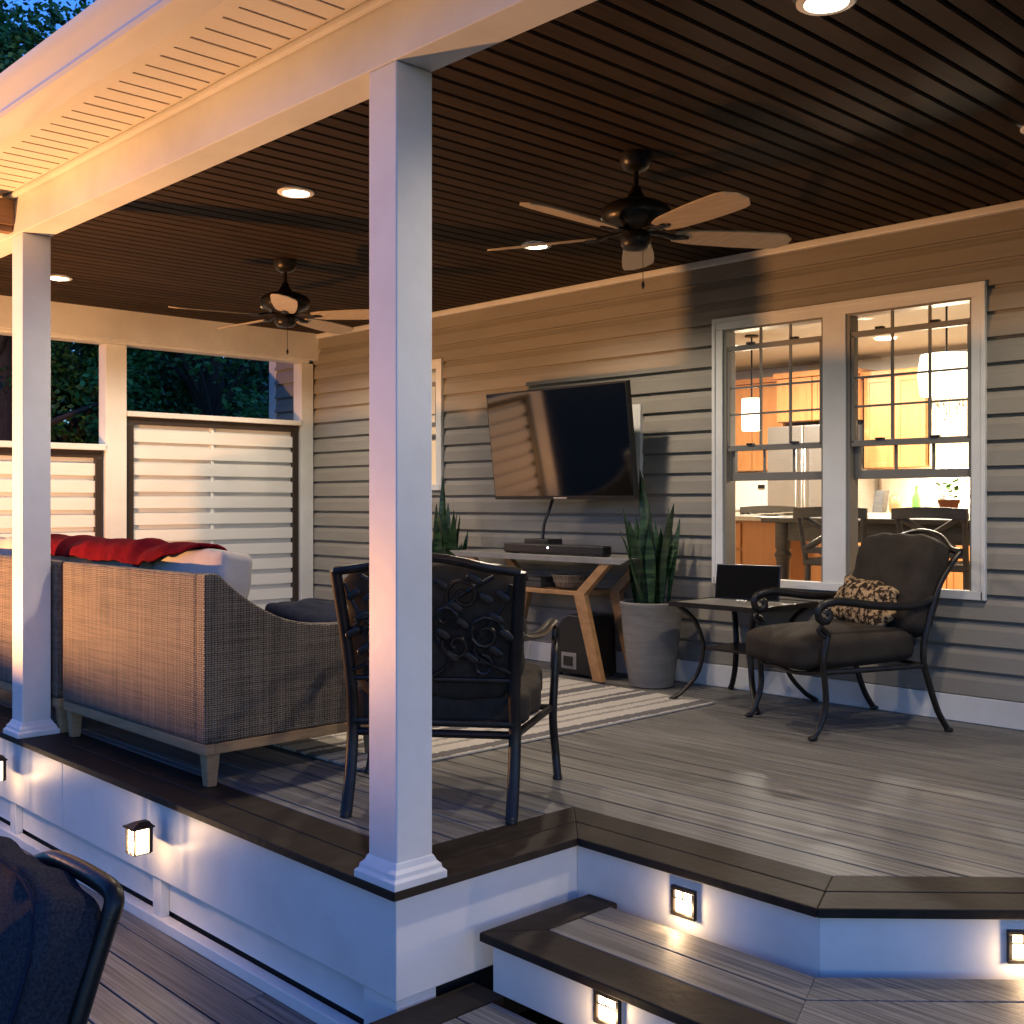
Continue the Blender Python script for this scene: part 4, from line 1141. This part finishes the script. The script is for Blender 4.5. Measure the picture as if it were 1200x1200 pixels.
# --- television on a wall arm
t = thing('television', (-5.19, 5.65, 1.5), 0, 'large black flat television mounted on the siding, tilted slightly down', 'television')
rot = Matrix.Rotation(R(7), 3, 'X'); piv = (-5.19, 5.37, 1.515)
def tbox(m, a, b, c, d, e, f): m.box(a, b, c, d, e, f, rot, piv)
m = MB(); tbox(m, -5.83, -4.545, 5.352, 5.395, 1.145, 1.885); m.build('housing', 'black', t, bevel=.005, world=True)
m = MB(); tbox(m, -5.818, -4.557, 5.3495, 5.3515, 1.170, 1.873); m.build('screen', 'screen', t, world=True)
m = MB(); tbox(m, -5.25, -5.13, 5.3475, 5.3510, 1.150, 1.160); m.build('badge', 'steel', t, world=True)
m = MB(); m.box(-5.35, -5.03, 5.41, 5.45, 1.36, 1.68, rot, piv); m.box(-5.24, -5.14, 5.45, 5.60, 1.46, 1.56); m.box(-5.40, -4.98, 5.60, 5.672, 1.35, 1.70); m.build('wall_bracket', 'black', t, world=True)
t = thing('outlet_box', (-4.78, 5.67, 1.75), 0, 'narrow white recessed outlet box on siding at the television\'s right edge', 'outlet box')
m = MB(); m.box(-4.84, -4.715, 5.645, 5.679, 1.25, 1.765); m.build('cover', 'white', t, bevel=.004, world=True)
m = MB(); m.box(-4.825, -4.735, 5.6415, 5.6445, 1.27, 1.745); m.build('lid', 'white', t, bevel=.002, world=True)

# ================================================================== LOWER DECK FURNITURE
t = thing('patio_chair', (-2.23, .55, -.54), 0, 'cushioned metal patio chair close up at the lower left corner', 'chair')
hx = .30
def fy(z): return .873 - .34 * (.438 - z) - .55
for s_ in (-1, 1):
    m = MB(); pts = smooth_path([(s_ * hx, .36, .0), (s_ * hx, .22, .22), (s_ * hx, fy(-.10) , .44), (s_ * hx, fy(.10), .64), (s_ * hx, fy(.30), .84), (s_ * hx, fy(.40), .935)], 5)
    m.tube(pts, .0165, 10); m.build('rear_leg', 'bronze', t, smooth=True)
    m = MB(); m.tube(smooth_path([(s_ * hx, -.32, .0), (s_ * hx, -.28, .22), (s_ * hx, -.25, .42), (s_ * hx, -.24, .60), (s_ * hx, -.18, .66)], 5), .016, 10); m.build('front_leg', 'bronze', t, smooth=True)
    m = MB(); m.tube(smooth_path([(s_ * hx, -.20, .655), (s_ * hx, .0, .67), (s_ * hx, .17, .66)], 5), .018, 10, flat=1.3); m.build('armrest', 'bronze', t, smooth=True)
m = MB(); zt = .978
m.tube(smooth_path([(hx, fy(.40), .935), (hx - .005, fy(.43), .964), (hx - .04, fy(.438), zt), (.12, fy(.438), zt + .002), (.02, fy(.43), zt - .006), (-.05, fy(.41), zt - .03), (-.12, fy(.39), zt - .055), (-.22, fy(.38), zt - .06), (-hx, fy(.36), .905)], 6), .018, 10)
m.tube([(-hx, fy(-.06), .48), (hx, fy(-.06), .48)], .012); m.tube([(-hx, fy(.36), .905), (hx, fy(.36), .905)], .010)
for k in range(-3, 4): m.tube([(k * .075, fy(-.06), .48), (k * .075, fy(.36), .905)], .006, 6)
m.build('back_frame', 'bronze', t, smooth=True)
m = MB(); m.tube([(-hx, -.26, .36), (hx, -.26, .36)], .013); m.tube([(-hx, .2, .38), (hx, .2, .38)], .013)
for s_ in (-1, 1): m.tube([(s_ * hx, -.26, .36), (s_ * hx, .2, .38)], .013)
m.build('seat_frame', 'bronze', t, smooth=True)
m = MB(); m.cushion((0, -.04, .44), (.56, .56, .13), None, p=6, puff=.22, n=20, wr=.01, seed=61); m.build('seat_cushion', 'blue_cloth', t, smooth=60)
m = MB(); rot = Matrix.Rotation(R(90 - 18.8), 3, 'X'); m.cushion((0.0, .178, .716), (.59, .565, .165), rot, p=8, puff=.28, n=24, wr=.012, seed=62)
bc = m.build('back_cushion', 'blue_cloth', t, smooth=60)
# welt cord round the cushion's front edge
m = MB(); P4 = []
for k in range(49):
    a = 2 * PI * k / 48; X, Y = math.cos(a), math.sin(a); r_ = (abs(X) ** 4.6 + abs(Y) ** 4.6) ** (1 / 4.6); X /= r_; Y /= r_
    P4.append(rot @ Vector((X * .290, Y * .278, .060)) + Vector((0, .178, .716)))
m.tube(P4, .0042, 6, cap=False); m.build('welt', 'navy', bc, smooth=True)

# fire bowl on the lower deck (source of the orange glow)
t = thing('fire_bowl', (-6.30, .45, -.54), 0, 'round metal fire bowl burning on a pedestal on the lower deck', 'fire bowl')
m = MB(); m.lathe([(.24, .001), (.24, .02), (.06, .06), (.05, .45), (.07, .60), (.20, .68), (.32, .82), (.362, .90), (.374, .925), (.362, .932), (.350, .92), (.28, .80), (.15, .74), (.01, .73)], (0, 0, 0), 36); m.build('bowl', 'bronze', t, smooth=50)
m = MB(); rnd = random.Random(9)
for i in range(5):
    a = i * 1.25; rot = Matrix.Rotation(a, 3, 'Z') @ Matrix.Rotation(R(4), 3, 'Y')
    m.tube([rot @ Vector((-.17, 0, 0)) + Vector((0, 0, .80)), rot @ Vector((.17, 0, 0)) + Vector((0, 0, .80))], .028, 8)
m.build('log', 'bark', t, smooth=True)
m = MB()
for i in range(9):
    a = rnd.uniform(0, 6.28); r_ = rnd.uniform(.10, .17); h_ = rnd.uniform(.05, .07)
    m.lathe([(.012, 0), (.035, .02), (.028, h_ * .5), (.010, h_ * .85), (.001, h_)], (r_ * math.cos(a), r_ * math.sin(a), .83), 8)
m.build('flame', 'flame', t, smooth=True)
point('fire_light', (0, 0, .936), P_FIRE, (1, .455, .155), .036, t)

# ------------------------------------------------------------------ deck lanterns and step lights
def lantern(x, label):
    t = thing('deck_lantern', (x, 1.970, -.145), 0, label, 'lantern', 'small lit lanterns on the deck fascia')
    m = MB(); m.box(-.028, .028, -.010, -.0012, -.055, .05); m.build('back_plate', 'bronze', t)
    m = MB()
    m.prism([(-.044, -.088, .042), (.044, -.088, .042), (.044, 0, .042), (-.044, 0, .042)], (0, 0, .006))
    vs = [(-.040, -.084, .048), (.040, -.084, .048), (.040, -.004, .048), (-.040, -.004, .048), (-.016, -.055, .062), (.016, -.055, .062), (.016, -.01, .062), (-.016, -.01, .062)]
    m.add(vs, [(3, 2, 1, 0), (4, 5, 6, 7), (0, 1, 5, 4), (1, 2, 6, 5), (2, 3, 7, 6), (3, 0, 4, 7)])
    m.build('roof_cap', 'bronze', t)
    m = MB()
    for sx in (-1, 1):
        for y_ in (-.076, -.016): m.box(sx * .034 - .003, sx * .034 + .003, y_ - .003, y_ + .003, -.052, .042)
    m.box(-.037, .037, -.080, -.012, -.055, -.0525)
    m.box(-.003, .003, -.0775, -.0745, -.052, .042)
    m.build('cage', 'bronze', t)
    m = MB(); m.box(-.030, .030, -.072, -.018, -.0515, .038); m.build('lamp_glass', 'lamp_glass', t)
    point('lantern_light', (0, -.045, -.068), .30, (1, .62, .32), .004, t)
    point('lantern_glow', (0, -.112, -.02), .6, (1, .62, .32), .004, t)
    return t
lantern(-4.068, 'small lit lantern on the white fascia below the wicker sofa')
lantern(-5.592, 'small lit lantern on the fascia at the left picture edge, below the post')
def steplight(loc, rz, label):
    t = thing('step_light', loc, rz, label, 'step light', 'square bronze step lights in the white risers')
    m = MB()
    for a, b, c, d in ((-.046, .046, .034, .046), (-.046, .046, -.046, -.034), (-.046, -.034, -.034, .034), (.034, .046, -.034, .034)): m.box(a, b, -.016, -.001, c, d)
    m.build('frame', 'bronze', t, bevel=.002)
    m = MB(); m.box(-.0335, .0335, -.006, -.0015, -.0335, .0335); m.build('lamp_glass', 'lamp_glass', t)
    m = MB(); m.box(-.034, .034, -.013, -.009, .008, .011); m.box(-.004, -.001, -.0125, -.0095, .011, .034); m.build('grille', 'bronze', t)
    point('step_lamp', (0, -.050, -.026), .32, (1, .68, .38), .012, t)
    return t
steplight((-2.160, 2.804, -.112), 0, 'square step light in the upper riser nearest the front post')
steplight((-1.293, 3.2045, -.109), R(45), 'square step light in the upper riser at the right picture edge')
steplight((-2.050, 2.324, -.259), 0, 'square step light in the lower riser at the bottom edge')

# ================================================================== TREES
def tree(x, y, h, rad, cz, label, seed, mat='leaf', nl=9000, ls=.16, rz_=1.0):
    t = thing('tree', (x, y, -.8), 0, label, 'tree', 'dark trees beyond the porch')
    rnd = random.Random(seed)
    m = MB(); m.tube(smooth_path([(0, 0, 0), (.1, .05, h * .3), (-.05, .1, h * .6), (.05, 0, h * .92)], 5), [.26 * (1 - .045 * i) + .02 for i in range(16)], 9)
    limbs = []
    for i in range(13):
        a = rnd.uniform(0, 2 * PI); z0 = h * rnd.uniform(.22, .7); z1 = z0 + rad * rnd.uniform(.3, .9); r_ = rad * rnd.uniform(.5, .85)
        p = smooth_path([(0, 0, z0), (math.cos(a) * r_ * .4, math.sin(a) * r_ * .4, z0 + (z1 - z0) * .6), (math.cos(a) * r_, math.sin(a) * r_, z1)], 4)
        m.tube(p, [.085 - .008 * k for k in range(len(p))], 6); limbs.append(p)
    m.build('trunk', 'bark', t, smooth=True)
    m = MB(); vs = []; fs = []
    clumps = []
    for i in range(70):
        u = rnd.random(); a = rnd.uniform(0, 2 * PI); b = math.acos(rnd.uniform(-1, 1)); rr_ = rad * (.35 + .68 * u ** .5)
        clumps.append((Vector((rr_ * math.sin(b) * math.cos(a), rr_ * math.sin(b) * math.sin(a), cz + .8 + rr_ * math.cos(b) * rz_)), rnd.uniform(.35, .8) * rad * .36))
    for i in range(nl):
        c, cr = clumps[rnd.randrange(len(clumps))]
        d = Vector((rnd.gauss(0, 1), rnd.gauss(0, 1), rnd.gauss(0, .75)))
        p = c + d.normalized() * cr * (rnd.random() ** .45)
        n1 = Vector((rnd.gauss(0, 1), rnd.gauss(0, 1), rnd.gauss(0, .6))).normalized(); n2 = n1.cross(Vector((rnd.gauss(0, 1), rnd.gauss(0, 1), rnd.gauss(0, 1)))).normalized()
        s_ = ls * rnd.uniform(.6, 1.3); k = len(vs)
        vs += [p - n1 * s_ * .5, p + n2 * s_ * .28, p + n1 * s_ * .5, p - n2 * s_ * .28]; fs.append((k, k + 1, k + 2, k + 3))
    m.add(vs, fs); m.build('crown', mat, t)
    return t
tree(-15.2, 5.2, 7.5, 2.3, 5.3, 'tall leafy tree rising above the gutter against the sky', 101, 'leaf2', 36000, .105)
tree(-14.6, 8.0, 5.0, 2.2, 2.6, 'dark leafy tree seen above the tall louvered screen', 102, 'leaf', 20000, .10)
tree(-16.5, 6.3, 5.5, 2.4, 2.7, 'dark leafy tree seen above the lower louvered screen', 103, 'leaf2', 20000, .10)
tree(-17.5, 10.2, 6.0, 2.8, 2.9, 'broad dark tree farther back behind the tall louvered screen', 104, 'leaf2', 14000, .14)
tree(-15.8, 3.2, 5.0, 2.1, 2.4, 'dark leafy tree glimpsed left of the left porch post', 105, 'leaf', 12000, .12)
tree(-20, 8.6, 8.0, 3.6, 3.2, 'large far tree filling the gaps between the nearer trees', 106, 'leaf2', 18000, .26)
tree(-19, 4.6, 6.5, 2.9, 2.7, 'rounded far tree behind the lower louvered screen', 107, 'leaf2', 16000, .22)
